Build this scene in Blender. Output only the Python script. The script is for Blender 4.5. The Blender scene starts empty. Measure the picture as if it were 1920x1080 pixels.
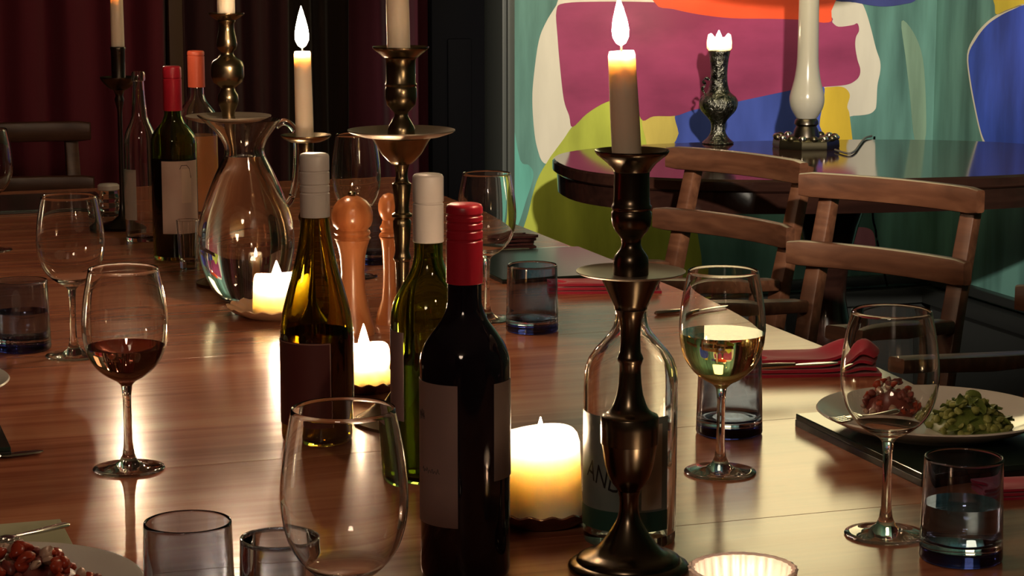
import bpy, bmesh, math, random
from mathutils import Vector, Matrix
from mathutils.geometry import delaunay_2d_cdt
random.seed(7)
S = bpy.context.scene
C = S.collection
PI = math.pi
R = math.radians

# ------------------------------------------------------------------ camera
FOC, PITCH, HC = 4107.0, R(9.43), 1.29       # focal length in 1920-wide pixels, pitch, lens height
TZ = 0.75                                    # table top height
cd = bpy.data.cameras.new('camera')
cam = bpy.data.objects.new('camera', cd)
C.objects.link(cam)
cam.location = (0, 0, HC)
cam.rotation_euler = (PI/2 - PITCH, 0, 0)
cd.sensor_width = 36.0
cd.lens = FOC/1920*36.0
cd.clip_start = 0.05
S.camera = cam

# ------------------------------------------------------------------ world, lights, exposure
w = bpy.data.worlds.new('world')
S.world = w
w.use_nodes = True
w.node_tree.nodes['Background'].inputs[0].default_value = (0.02, 0.015, 0.012, 1)
w.node_tree.nodes['Background'].inputs[1].default_value = 0.3
S.view_settings.view_transform = 'Standard'
S.view_settings.look = 'None'
S.view_settings.gamma = 1
S.view_settings.use_curve_mapping = False
S.view_settings.exposure = 0.0
S.cycles.max_bounces = 24
S.cycles.transmission_bounces = 20
S.cycles.glossy_bounces = 8
S.cycles.diffuse_bounces = 4
S.cycles.transparent_max_bounces = 16
S.cycles.sample_clamp_indirect = 25.0
S.cycles.sample_clamp_direct = 0.0
S.cycles.blur_glossy = 0.5
S.cycles.caustics_reflective = True
S.cycles.caustics_refractive = True
FLAME = 620.0            # radiance of a candle flame
SHADE = 3.9              # radiance of the lit lamp shade above the side table

def area_light(name, loc, target, size, power, col):
    l = bpy.data.lights.new(name, 'AREA')
    l.shape = 'DISK'; l.size = size; l.energy = power; l.color = col
    o = bpy.data.objects.new(name, l); C.objects.link(o)
    o.location = loc
    o.rotation_euler = (Vector(target)-Vector(loc)).to_track_quat('-Z', 'Y').to_euler()
    return o
YAW = R(18.7)
U = Vector((math.cos(YAW), math.sin(YAW), 0))     # across the table, towards the right wall
A = Vector((-math.sin(YAW), math.cos(YAW), 0))    # along the table, away from the camera
def W(c, s, z=0.0):
    return U*c + A*s + Vector((0, 0, z))
area_light('fill_light_behind', (-0.5, -0.9, 2.4), (0.0, 2.6, 0.75), 0.5, 12.0, (1.0, 0.74, 0.54))  # weak warm fill added behind the camera, not a fixture of the room
sl = bpy.data.lights.new('picture_spot', 'SPOT')          # ceiling spot that washes the mural
sl.energy = 1050.0; sl.color = (1.0, 0.88, 0.70); sl.spot_size = R(25); sl.spot_blend = 0.55; sl.shadow_soft_size = 0.04
so = bpy.data.objects.new('picture_spot', sl); C.objects.link(so)
so.location = (0.45, 0.55, 2.06)
so.rotation_euler = (Vector((0.74, 5.7, 0.98))-so.location).to_track_quat('-Z', 'Y').to_euler()

# ------------------------------------------------------------------ geometry of the view: a pixel to a point on a level
def ray(px, py):
    x = (px-960)/FOC; y = -(py-540)/FOC
    return Vector((x, math.cos(PITCH)+y*math.sin(PITCH), -math.sin(PITCH)+y*math.cos(PITCH)))
def at(px, py, z=TZ):
    d = ray(px, py); t = (z-HC)/d.z
    return Vector((d.x*t, d.y*t, z))
def cs(p):
    return p.x*U.x+p.y*U.y, p.x*A.x+p.y*A.y
def scale_at(p):
    return FOC/(p.y*math.cos(PITCH)+(HC-p.z)*math.sin(PITCH))
def px_profile(bx, by, pts, z0=TZ):
    """silhouette readings (row, half width in pixels) to (radius, height) in metres"""
    p = at(bx, by, z0); out = []
    for y, h in pts:
        d = ray(bx, y); z = HC+d.z*p.y/d.y
        sc = FOC/(p.y*math.cos(PITCH)+(HC-z)*math.sin(PITCH))
        out.append((h/sc, z-z0))
    return out

# ------------------------------------------------------------------ materials
MATS = {}
def principled(name):
    m = bpy.data.materials.new(name); m.use_nodes = True
    return m, m.node_tree, m.node_tree.nodes['Principled BSDF']
def mat(name, col, rough=0.5, metal=0.0, trans=0.0, ior=1.45, coat=0.0, sss=0.0, sssr=None, scale=0.02,
        noise=None, bump=None, spec=0.5, sheen=0.0):
    if name in MATS: return MATS[name]
    m, t, b = principled(name)
    b.inputs['Base Color'].default_value = (*col, 1)
    b.inputs['Roughness'].default_value = rough
    b.inputs['Metallic'].default_value = metal
    b.inputs['Transmission Weight'].default_value = trans
    b.inputs['IOR'].default_value = ior
    b.inputs['Coat Weight'].default_value = coat
    b.inputs['Specular IOR Level'].default_value = spec
    b.inputs['Sheen Weight'].default_value = sheen
    if sss:
        b.inputs['Subsurface Weight'].default_value = sss
        b.inputs['Subsurface Radius'].default_value = sssr
        b.inputs['Subsurface Scale'].default_value = scale
    if noise or bump:
        tc = t.nodes.new('ShaderNodeTexCoord')
    if noise:                                     # (scale xyz, second colour, detail)
        sc, c2, lo, hi = noise
        mp = t.nodes.new('ShaderNodeMapping'); mp.inputs['Scale'].default_value = sc
        nz = t.nodes.new('ShaderNodeTexNoise'); nz.inputs['Scale'].default_value = 1; nz.inputs['Detail'].default_value = 6
        rp = t.nodes.new('ShaderNodeValToRGB')
        rp.color_ramp.elements[0].position = lo; rp.color_ramp.elements[1].position = hi
        rp.color_ramp.elements[0].color = (*col, 1); rp.color_ramp.elements[1].color = (*c2, 1)
        t.links.new(tc.outputs['Object'], mp.inputs[0]); t.links.new(mp.outputs[0], nz.inputs[0])
        t.links.new(nz.outputs[0], rp.inputs[0]); t.links.new(rp.outputs[0], b.inputs['Base Color'])
    if bump:                                      # (scale xyz, strength, distance)
        sc, st, ds = bump
        mp = t.nodes.new('ShaderNodeMapping'); mp.inputs['Scale'].default_value = sc
        nz = t.nodes.new('ShaderNodeTexNoise'); nz.inputs['Scale'].default_value = 1; nz.inputs['Detail'].default_value = 4
        bp = t.nodes.new('ShaderNodeBump'); bp.inputs['Strength'].default_value = st; bp.inputs['Distance'].default_value = ds
        t.links.new(tc.outputs['Object'], mp.inputs[0]); t.links.new(mp.outputs[0], nz.inputs[0])
        t.links.new(nz.outputs[0], bp.inputs['Height']); t.links.new(bp.outputs[0], b.inputs['Normal'])
    MATS[name] = m
    return m
def emit(name, col, strength):
    if name in MATS: return MATS[name]
    m = bpy.data.materials.new(name); m.use_nodes = True
    t = m.node_tree; t.nodes.clear()
    e = t.nodes.new('ShaderNodeEmission'); o = t.nodes.new('ShaderNodeOutputMaterial')
    e.inputs[0].default_value = (*col, 1); e.inputs[1].default_value = strength
    t.links.new(e.outputs[0], o.inputs[0])
    MATS[name] = m
    return m
def wood(name, c1, c2, c3, grain=(3, 60, 60), rough=0.3, coat=0.0, bumpst=0.15, bumpd=0.0006, rough_var=0.08, tone=0.25):
    m, t, b = principled(name)
    N = t.nodes.new; L = t.links.new
    tc = N('ShaderNodeTexCoord'); oi = N('ShaderNodeObjectInfo')
    off = N('ShaderNodeVectorMath'); off.operation = 'SCALE'; off.inputs[0].default_value = (7.3, 3.1, 5.7)
    L(oi.outputs['Random'], off.inputs['Scale'])
    add = N('ShaderNodeVectorMath'); add.operation = 'ADD'
    L(tc.outputs['Object'], add.inputs[0]); L(off.outputs[0], add.inputs[1])
    mp = N('ShaderNodeMapping'); mp.inputs['Scale'].default_value = grain
    L(add.outputs[0], mp.inputs[0])
    n1 = N('ShaderNodeTexNoise'); n1.inputs['Scale'].default_value = 1; n1.inputs['Detail'].default_value = 8; n1.inputs['Distortion'].default_value = 0.6
    L(mp.outputs[0], n1.inputs[0])
    mp2 = N('ShaderNodeMapping'); mp2.inputs['Scale'].default_value = tuple(g*0.22 for g in grain)
    L(add.outputs[0], mp2.inputs[0])
    n2 = N('ShaderNodeTexNoise'); n2.inputs['Scale'].default_value = 1; n2.inputs['Detail'].default_value = 3; n2.inputs['Distortion'].default_value = 1.2
    L(mp2.outputs[0], n2.inputs[0])
    mx = N('ShaderNodeMath'); mx.operation = 'MULTIPLY_ADD'; mx.inputs[1].default_value = 0.55
    ml = N('ShaderNodeMath'); ml.operation = 'MULTIPLY'; ml.inputs[1].default_value = 0.45
    L(n2.outputs[0], ml.inputs[0]); L(n1.outputs[0], mx.inputs[0]); L(ml.outputs[0], mx.inputs[2])
    rp = N('ShaderNodeValToRGB'); e = rp.color_ramp.elements
    e[0].position = 0.36; e[0].color = (*c1, 1); e[1].position = 0.66; e[1].color = (*c3, 1)
    k = e.new(0.5); k.color = (*c2, 1)
    L(mx.outputs[0], rp.inputs[0])
    hv = N('ShaderNodeHueSaturation')
    vr = N('ShaderNodeMath'); vr.operation = 'MULTIPLY_ADD'; vr.inputs[1].default_value = tone; vr.inputs[2].default_value = 1-tone/2
    L(oi.outputs['Random'], vr.inputs[0]); L(vr.outputs[0], hv.inputs['Value']); L(rp.outputs[0], hv.inputs['Color'])
    L(hv.outputs[0], b.inputs['Base Color'])
    rv = N('ShaderNodeMath'); rv.operation = 'MULTIPLY_ADD'; rv.inputs[1].default_value = rough_var; rv.inputs[2].default_value = rough-rough_var/2
    L(n2.outputs[0], rv.inputs[0]); L(rv.outputs[0], b.inputs['Roughness'])
    bp = N('ShaderNodeBump'); bp.inputs['Strength'].default_value = bumpst; bp.inputs['Distance'].default_value = bumpd
    L(n1.outputs[0], bp.inputs['Height']); L(bp.outputs[0], b.inputs['Normal'])
    b.inputs['Coat Weight'].default_value = coat; b.inputs['Coat Roughness'].default_value = 0.12
    MATS[name] = m
    return m
def paint(name, col, var=0.25, scale=(9, 9, 2.2), rough=0.45):
    """brushed wall paint: upright strokes of a lighter and a darker mix of one colour"""
    if name in MATS: return MATS[name]
    lo = tuple(max(0, c*(1-var)) for c in col); hi = tuple(min(1, c*(1+var)+0.02*var) for c in col)
    m = mat(name, lo, rough, noise=(scale, hi, 0.35, 0.65), bump=((40, 40, 9), 0.25, 0.001))
    return m

# ------------------------------------------------------------------ mesh helpers
def spline(pts, n=4):
    """Catmull-Rom through 2-D/3-D points"""
    out = []
    P = [Vector(p) for p in pts]
    for i in range(len(P)-1):
        p0 = P[max(i-1, 0)]; p1 = P[i]; p2 = P[i+1]; p3 = P[min(i+2, len(P)-1)]
        for k in range(n):
            t = k/n
            out.append(0.5*((2*p1)+(p2-p0)*t+(2*p0-5*p1+4*p2-p3)*t*t+(3*p1-p0-3*p2+p3)*t**3))
    out.append(P[-1])
    return out
def lathe(bm, prof, seg=40, z0=0.0, mod=None, a0=0.0):
    rings = []
    for r, z in prof:
        if r < 1e-6:
            rings.append([bm.verts.new((0, 0, z+z0))])
        else:
            ring = []
            for i in range(seg):
                th = a0+2*PI*i/seg
                rr, zz = (r, z) if mod is None else mod(r, z, th)
                ring.append(bm.verts.new((rr*math.cos(th), rr*math.sin(th), zz+z0)))
            rings.append(ring)
    for a, b in zip(rings, rings[1:]):
        if len(a) == 1 and len(b) == 1: continue
        for i in range(seg):
            j = (i+1) % seg
            if len(a) == 1: f = (a[0], b[j], b[i])
            elif len(b) == 1: f = (a[i], a[j], b[0])
            else: f = (a[i], a[j], b[j], b[i])
            try: bm.faces.new(f)
            except ValueError: pass
    return bm
def box(bm, x0, x1, y0, y1, z0, z1, bev=0.0, M=None):
    vs = [bm.verts.new((x, y, z)) for z in (z0, z1) for y in (y0, y1) for x in (x0, x1)]
    F = [(0, 2, 3, 1), (4, 5, 7, 6), (0, 1, 5, 4), (2, 6, 7, 3), (0, 4, 6, 2), (1, 3, 7, 5)]
    fs = [bm.faces.new([vs[i] for i in f]) for f in F]
    if bev:
        es = list({e for f in fs for e in f.edges})
        r = bmesh.ops.bevel(bm, geom=es, offset=bev, segments=2, profile=0.6, affect='EDGES')
        vs = list({v for f in r['faces'] for v in f.verts} | {v for v in vs if v.is_valid})
    if M is not None:
        for v in vs: v.co = M @ v.co
    return vs
def tube(bm, pts, rad, seg=10, flat=None):
    """swept tube along 3-D points; rad a number or a list; flat=(a,b) squashes the section"""
    P = [Vector(p) for p in pts]; n = len(P)
    rs = rad if isinstance(rad, (list, tuple)) else [rad]*n
    rings = []; ref = Vector((0, 0, 1))
    for i in range(n):
        d = (P[min(i+1, n-1)]-P[max(i-1, 0)]).normalized()
        rf = ref if abs(d.dot(ref)) < 0.95 else Vector((0, 1, 0))
        s = d.cross(rf).normalized(); u = s.cross(d).normalized()
        fa, fb = flat or (1, 1)
        rings.append([bm.verts.new(P[i]+s*(rs[i]*fa*math.cos(2*PI*k/seg))+u*(rs[i]*fb*math.sin(2*PI*k/seg))) for k in range(seg)])
    for a, b in zip(rings, rings[1:]):
        for k in range(seg):
            j = (k+1) % seg
            bm.faces.new((a[k], a[j], b[j], b[k]))
    bm.faces.new(rings[0][::-1]); bm.faces.new(rings[-1])
    return bm
def bar(bm, path, wy, wz, bev=0.004):
    """a rail of rectangular section (wy deep, wz high) along a path in 3-D, edges rounded"""
    sec = []
    b = bev
    for sx, sz in ((1, -1), (1, 1), (-1, 1), (-1, -1)):
        cx, cz = sx*(wy/2-b), sz*(wz/2-b)
        a0 = {(1, -1): -PI/2, (1, 1): 0, (-1, 1): PI/2, (-1, -1): PI}[(sx, sz)]
        for k in range(3):
            a = a0+k*PI/4
            sec.append((cx+b*math.cos(a), cz+b*math.sin(a)))
    P = [Vector(p) for p in path]; n = len(P); rings = []
    for i in range(n):
        d = (P[min(i+1, n-1)]-P[max(i-1, 0)]).normalized()
        up = Vector((0, 0, 1)) if abs(d.z) < 0.8 else Vector((0, 1, 0))
        s = d.cross(up).normalized(); u = s.cross(d).normalized()
        k = 0.86 if i in (0, n-1) else 1.0
        rings.append([bm.verts.new(P[i]+s*(x*k)+u*(z*k)) for x, z in sec])
    m = len(sec)
    for a, c in zip(rings, rings[1:]):
        for k in range(m):
            j = (k+1) % m
            bm.faces.new((a[k], a[j], c[j], c[k]))
    bm.faces.new(rings[0][::-1]); bm.faces.new(rings[-1])
    return bm
def cyl_patch(bm, r, z0, z1, a0, a1, th=0.0004, n=24, rfun=None):
    """a label: part of a cylinder wall with a thickness"""
    vs = []
    for i in range(n+1):
        a = a0+(a1-a0)*i/n
        for z in (z0, z1):
            for rr in (r, r+th):
                vs.append(bm.verts.new((rr*math.cos(a), rr*math.sin(a), z)))
    for i in range(n):
        b = i*4; c = b+4
        for q in ((b+1, c+1, c+3, b+3), (b, b+2, c+2, c), (b+2, b+3, c+3, c+2), (b, c, c+1, b+1)):
            bm.faces.new([vs[k] for k in q])
    bm.faces.new([vs[k] for k in (0, 1, 3, 2)]); bm.faces.new([vs[k] for k in (n*4, n*4+2, n*4+3, n*4+1)])
    return bm
def mesh(name, bm, m, angle=38):
    bmesh.ops.recalc_face_normals(bm, faces=bm.faces)
    ca = math.cos(R(angle))
    for f in bm.faces: f.smooth = angle > 0
    for e in bm.edges:
        if len(e.link_faces) == 2:
            if e.link_faces[0].normal.dot(e.link_faces[1].normal) < ca: e.smooth = False
    me = bpy.data.meshes.new(name); bm.to_mesh(me); bm.free()
    for k in (m if isinstance(m, (list, tuple)) else [m]): me.materials.append(k)
    return me
def link(name, me, parent=None, loc=(0, 0, 0), rot=(0, 0, 0)):
    o = bpy.data.objects.new(name, me); C.objects.link(o)
    o.location = loc; o.rotation_euler = rot
    if parent: o.parent = parent
    return o
def obj(name, bm, m, parent=None, loc=(0, 0, 0), rot=(0, 0, 0), angle=38, label=None):
    o = link(name, mesh(name, bm, m, angle), parent, loc, rot)
    if label: o['label'] = label
    return o
def tag(o, label, cat, group=None):
    o['label'] = label; o['category'] = cat
    if group: o['group'] = group
    return o
def thing(name, label, cat, loc=(0, 0, 0), rotz=0.0, group=None, rot=None):
    o = bpy.data.objects.new(name, None); C.objects.link(o)
    o.empty_display_size = 0.05
    o.location = loc; o.rotation_euler = rot if rot else (0, 0, rotz)
    return tag(o, label, cat, group)
def copy_thing(src, label, loc, rotz=None, group=None):
    o = src.copy(); C.objects.link(o); o.location = loc; o['label'] = label
    if rotz is not None: o.rotation_euler = (0, 0, rotz)
    if group: o['group'] = group
    for ch in src.children:
        c = ch.copy(); C.objects.link(c); c.parent = o
        for g in ch.children:
            d = g.copy(); C.objects.link(d); d.parent = c
    return o
def struct(name, bm, m, rot=(0, 0, 0), loc=(0, 0, 0), angle=38):
    o = obj(name, bm, m, None, loc, rot, angle); o['kind'] = 'structure'
    return o
NB = bmesh.new

# ------------------------------------------------------------------ colours
GLASS = mat('clear_glass', (0.985, 0.985, 0.975), 0.0, trans=1, ior=1.45)
TUMB2 = mat('pale_smoky_glass', (0.68, 0.73, 0.84), 0.0, trans=1, ior=1.45)
TUMB = mat('smoky_blue_glass', (0.52, 0.575, 0.71), 0.0, trans=1, ior=1.45)
COBALT = mat('cobalt_glass', (0.05, 0.08, 0.42), 0.02, trans=1, ior=1.45)
GREENG = mat('green_glass', (0.37, 0.45, 0.10), 0.0, trans=1, ior=1.45)
OLIVEG = mat('olive_glass', (0.46, 0.40, 0.06), 0.0, trans=1, ior=1.45)
DARKGL = mat('dark_wine_glass', (0.006, 0.004, 0.007), 0.06)
WATER = mat('water', (0.99, 0.99, 0.98), 0.0, trans=1, ior=1.33)
WHITEW = mat('white_wine', (0.96, 0.80, 0.38), 0.0, trans=1, ior=1.34)
DARKW = mat('dark_rose_wine', (0.52, 0.20, 0.14), 0.0, trans=1, ior=1.34)
ROSE = mat('rose_wine', (0.97, 0.43, 0.17), 0.0, trans=0.35, ior=1.34)
WAX = mat('candle_wax', (0.93, 0.77, 0.60), 0.45, sss=1.0, sssr=(1.0, 1.0, 1.0), scale=0.012)
PWAX = mat('pillar_wax', (0.96, 0.825, 0.665), 0.45, sss=1.0, sssr=(1.0, 1.0, 1.0), scale=0.026)
BRASS = mat('aged_brass', (0.30, 0.235, 0.14), 0.26, metal=1, noise=((14, 14, 9), (0.17, 0.125, 0.07), 0.4, 0.7))
BRONZE = mat('dark_bronze', (0.165, 0.13, 0.09), 0.25, metal=1, noise=((14, 14, 9), (0.10, 0.078, 0.055), 0.4, 0.7))
PANM = mat('dull_brass', (0.44, 0.37, 0.29), 0.42, metal=0.75)
BLACKM = mat('blackened_metal', (0.10, 0.085, 0.07), 0.3, metal=1)
STEEL = mat('cutlery_steel', (0.62, 0.58, 0.54), 0.18, metal=1)
FLM = emit('flame', (1.0, 0.70, 0.44), FLAME)
WICK = mat('wick', (0.02, 0.015, 0.01), 0.9)
TERRA = mat('brown_glaze', (0.16, 0.045, 0.025), 0.25, noise=((30, 30, 30), (0.10, 0.03, 0.02), 0.4, 0.6))
CERAM = mat('glazed_china', (0.72, 0.68, 0.62), 0.12)
REDCAP = mat('red_foil', (0.42, 0.014, 0.03), 0.32, spec=0.5)
ORCAP = mat('salmon_foil', (0.62, 0.11, 0.055), 0.35)
GREYCAP = mat('pale_foil', (0.55, 0.50, 0.46), 0.35)
CRIMSON = mat('crimson_cloth', (0.46, 0.016, 0.05), 0.85, sheen=0.3, bump=((900, 900, 900), 0.2, 0.0004))
MATG = mat('green_mat', (0.012, 0.026, 0.020), 0.14, spec=0.35, noise=((8, 8, 8), (0.02, 0.035, 0.028), 0.4, 0.6))
MATE = mat('mat_edge', (0.012, 0.010, 0.009), 0.4)
TABLEW = wood('table_wood', (0.28, 0.085, 0.042), (0.41, 0.15, 0.076), (0.52, 0.22, 0.115), grain=(2.2, 42, 42), rough=0.20, coat=0.0, bumpst=0.07, bumpd=0.0003, rough_var=0.05)
CHAIRW = wood('chair_wood', (0.055, 0.020, 0.010), (0.085, 0.032, 0.016), (0.13, 0.054, 0.027), grain=(7, 60, 60), rough=0.38, bumpst=0.1)
MILLW = wood('mill_wood', (0.30, 0.085, 0.025), (0.42, 0.14, 0.045), (0.52, 0.20, 0.075), grain=(60, 60, 6), rough=0.25, tone=0.1)
DARKT = wood('side_table_wood', (0.012, 0.005, 0.004), (0.02, 0.008, 0.006), (0.03, 0.012, 0.008), grain=(3, 40, 40), rough=0.09, bumpst=0.0, rough_var=0.02)
DARKT.node_tree.nodes['Principled BSDF'].inputs['IOR'].default_value = 1.7
BLACKP = mat('black_paint', (0.003, 0.003, 0.004), 0.8, spec=0.05)

# ------------------------------------------------------------------ room shell (local x across, local y along the table)
RZ = (0, 0, YAW)
b = NB(); box(b, -1.6, 3.3, -1.9, 6.3, -0.06, 0.0)
struct('floor', b, wood('floor_wood', (0.015, 0.010, 0.008), (0.025, 0.016, 0.012), (0.04, 0.025, 0.018), grain=(40, 3, 40), rough=0.4), RZ)
b = NB(); box(b, -1.6, 3.3, -1.9, 6.3, 2.5, 2.56)
struct('ceiling', b, mat('ceiling_paint', (0.30, 0.26, 0.21), 0.8), RZ)
b = NB(); box(b, -1.6, -1.5, -1.9, 6.3, 0, 2.5)
struct('wall_left', b, mat('left_wall_paint', (0.12, 0.05, 0.04), 0.8), RZ)
b = NB(); box(b, -1.5, 3.018, -1.9, -1.8, 0, 2.5)
struct('wall_front', b, mat('front_wall_paint', (0.20, 0.13, 0.10), 0.8), RZ)
b = NB(); box(b, -1.5, 1.9, 6.1, 6.2, 0, 2.5)
struct('wall_back', b, mat('dark_wall_paint', (0.02, 0.008, 0.012), 0.8), RZ)
TEAL = paint('teal_paint', (0.085, 0.205, 0.185), 0.45, (11, 11, 1.4))
CW, SW = 3.018, 5.313
b = NB(); box(b, 1.80, CW+0.1, SW, SW+0.14, 0, 2.5)
wall_m = struct('wall_mural', b, TEAL, RZ)
b = NB(); box(b, CW, CW+0.1, -1.9, SW, 0, 2.5)
wall_r = struct('wall_right', b, TEAL, RZ)
GREYT = mat('grey_trim_paint', (0.055, 0.062, 0.058), 0.4)
b = NB(); box(b, 1.762, 1.797, SW-0.03, SW+0.14, 0, 2.5, 0.006); box(b, 1.772, 1.787, SW-0.045, SW-0.03, 0, 2.5, 0.004)
struct('trim_1', b, GREYT, RZ)
b = NB(); box(b, 1.615, 1.758, SW+0.10, SW+0.14, 0, 2.3, 0.004)
for z0, z1 in ((0.15, 1.0), (1.12, 2.15)):
    box(b, 1.655, 1.72, SW+0.09, SW+0.0995, z0, z1, 0.006)
struct('door_1', b, BLACKP, RZ)
# tall black skirting with mouldings
for nm, horiz in (('baseboard_back', True), ('baseboard_right', False)):
    b = NB()
    for z0, z1, d in ((0.0, 0.26, 0.02), (0.262, 0.305, 0.045), (0.315, 0.34, 0.03)):
        if horiz: box(b, 1.80, CW-0.0005, SW-d, SW-0.0005, z0, z1, 0.004)
        else: box(b, CW-d, CW-0.0005, -1.8, SW-0.047, z0, z1, 0.004)
    struct(nm, b, mat('skirting_paint', (0.022, 0.024, 0.024), 0.4), RZ)

# ------------------------------------------------------------------ mural: painted fields on the two walls
def to_wall(px, py, right):
    d = ray(px, py)
    n, k = (U, CW) if right else (A, SW)
    t = k/(d.x*n.x+d.y*n.y)
    p = Vector((0, 0, HC))+d*t
    return p
def field(pts, m, lift, right=False, n=4, parent=None, smooth=True):
    P = pts+[pts[0]]
    if smooth:
        Q = pts[-1:]+pts+pts[:2]
        loop = spline(Q, n)[n:-n-1] if len(pts) > 3 else [Vector(p) for p in pts]
    else: loop = [Vector(p) for p in pts]
    nrm = U if right else A
    b = NB()
    inv = Matrix.Rotation(-YAW, 4, 'Z')
    W3 = [inv @ to_wall(p[0], p[1], right) for p in loop]
    k0 = W3[0].x if right else W3[0].y
    P2 = [Vector((v.y, v.z)) if right else Vector((v.x, v.z)) for v in W3]
    n_ = len(P2)
    V, E_, F_, *_r = delaunay_2d_cdt(P2, [(i, (i+1) % n_) for i in range(n_)], [], 1, 1e-5)
    mk = (lambda q, d: Vector((k0-d, q.x, q.y))) if right else (lambda q, d: Vector((q.x, k0-d, q.y)))
    vf = [b.verts.new(mk(q, lift)) for q in V]
    for f in F_: b.faces.new([vf[i] for i in f])
    be = [e for e in b.edges if len(e.link_faces) == 1]
    bk = {}
    for e in be:
        for v in e.verts:
            if v not in bk: bk[v] = b.verts.new(mk(Vector((v.co.y, v.co.z)) if right else Vector((v.co.x, v.co.z)), 0.0002))
    for e in be:
        v0, v1 = e.verts; b.faces.new((v0, v1, bk[v1], bk[v0]))
    return obj('painted_field', b, m, parent, angle=0)
WHITEP = paint('cream_white_paint', (0.60, 0.57, 0.49), 0.10)
field([(1076, -40), (1043, 10), (1023, 43), (1010, 77), (1001, 140), (998, 187), (1001, 240), (1007, 277), (1020, 306), (1050, 300),
       (1100, 260), (1150, 200), (1240, 60), (1250, -40)], WHITEP, 0.0008, parent=wall_m)
field([(1545, -30), (1590, 2), (1613, 5), (1622, 18), (1632, 50), (1642, 90), (1650, 115), (1650, 135), (1645, 160), (1643, 195), (1640, 206),
       (1628, 214), (1600, 217), (1570, 216), (1530, 150), (1530, 40)], WHITEP, 0.0008, parent=wall_m)
field([(1028, 300), (1040, 283), (1057, 260), (1073, 237), (1100, 210), (1135, 190), (1165, 180), (1195, 200), (1206, 222), (1240, 214), (1268, 216),
       (1275, 262), (1290, 330), (1300, 620), (1000, 620), (972, 520), (976, 450), (990, 400), (1006, 340)],
      paint('lime_paint', (0.36, 0.41, 0.055), 0.28), 0.0012, parent=wall_m)
field([(1204, 224), (1225, 214), (1266, 212), (1274, 240), (1276, 300), (1225, 300), (1210, 260)], paint('ochre_paint', (0.50, 0.40, 0.09), 0.25), 0.0016, parent=wall_m)
field([(1540, 170), (1560, 163), (1582, 164), (1593, 178), (1588, 200), (1593, 220), (1594, 300), (1530, 300), (1528, 220)],
      paint('yellow_paint', (0.60, 0.42, 0.035), 0.15), 0.0016, parent=wall_m)
field([(1266, 214), (1300, 204), (1360, 192), (1440, 176), (1500, 163), (1543, 160), (1541, 200), (1536, 235), (1538, 300), (1276, 300), (1272, 250)],
      paint('blue_paint', (0.040, 0.070, 0.34), 0.3), 0.0020, parent=wall_m)
MAG = paint('magenta_paint', (0.26, 0.034, 0.105), 0.22, (4, 4, 9))
field([(1043, 20), (1058, 6), (1130, 3), (1220, 4), (1300, 10), (1440, 20), (1550, 30), (1560, 42), (1572, 50), (1598, 47), (1607, 44), (1610, 57), (1604, 70),
       (1603, 88), (1607, 112), (1612, 128), (1611, 141), (1603, 151), (1585, 159), (1540, 163), (1500, 166), (1440, 178), (1360, 195), (1300, 206), (1266, 217),
       (1225, 218), (1205, 226), (1192, 205), (1168, 186), (1135, 192), (1100, 213), (1073, 238), (1067, 217), (1057, 187), (1050, 127), (1045, 67)],
      MAG, 0.0024, parent=wall_m)
field([(1225, -60), (1228, 6), (1262, 17), (1310, 27), (1370, 34), (1440, 35), (1500, 37), (1553, 42), (1558, 20), (1556, -60)],
      paint('vermilion_paint', (0.78, 0.085, 0.025), 0.15, (4, 4, 9)), 0.0028, parent=wall_m)
field([(1556, -60), (1560, -4), (1600, 4), (1650, 12), (1692, 8), (1720, -4), (1740, -60)], paint('navy_paint', (0.035, 0.045, 0.19), 0.25), 0.0024, parent=wall_m)
PALET = paint('pale_teal_paint', (0.20, 0.32, 0.24), 0.3, (12, 12, 1.4))
field([(1690, 40), (1712, 60), (1730, 110), (1736, 200), (1734, 262), (1715, 262), (1706, 180), (1698, 110)], PALET, 0.0008, parent=wall_m)
field([(958, 230), (975, 300), (992, 310), (1000, 330), (985, 380), (972, 420), (958, 440)], paint('bright_teal_paint', (0.10, 0.34, 0.30), 0.3, (12, 12, 1.4)), 0.0008, parent=wall_m)
field([(1588, 432), (1610, 426), (1632, 430), (1640, 446), (1636, 470), (1586, 470)], paint('pink_paint', (0.45, 0.16, 0.24), 0.2), 0.0008, parent=wall_m)
field([(1862, -40), (1866, 10), (1870, 27), (1900, 16), (1960, -5), (1960, -40)], paint('yellow_paint_2', (0.58, 0.46, 0.04), 0.15), 0.0012, True, parent=wall_r)
field([(1928, 6), (1900, 14), (1871, 27), (1847, 45), (1827, 70), (1814, 102), (1818, 150), (1827, 200), (1837, 245), (1846, 272), (1862, 305), (1990, 320),
       (2120, 250), (2120, 60), (2020, 0)], WHITEP, 0.0012, True, parent=wall_r)
field([(1932, 8), (1900, 18), (1874, 31), (1851, 48), (1831, 74), (1817, 104), (1821, 150), (1830, 200), (1840, 245), (1850, 270), (1866, 302), (1990, 316),
       (2114, 250), (2114, 60), (2020, 6)], paint('cobalt_paint', (0.026, 0.066, 0.48), 0.4, (9, 9, 2.2)), 0.0018, True, parent=wall_r)

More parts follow.
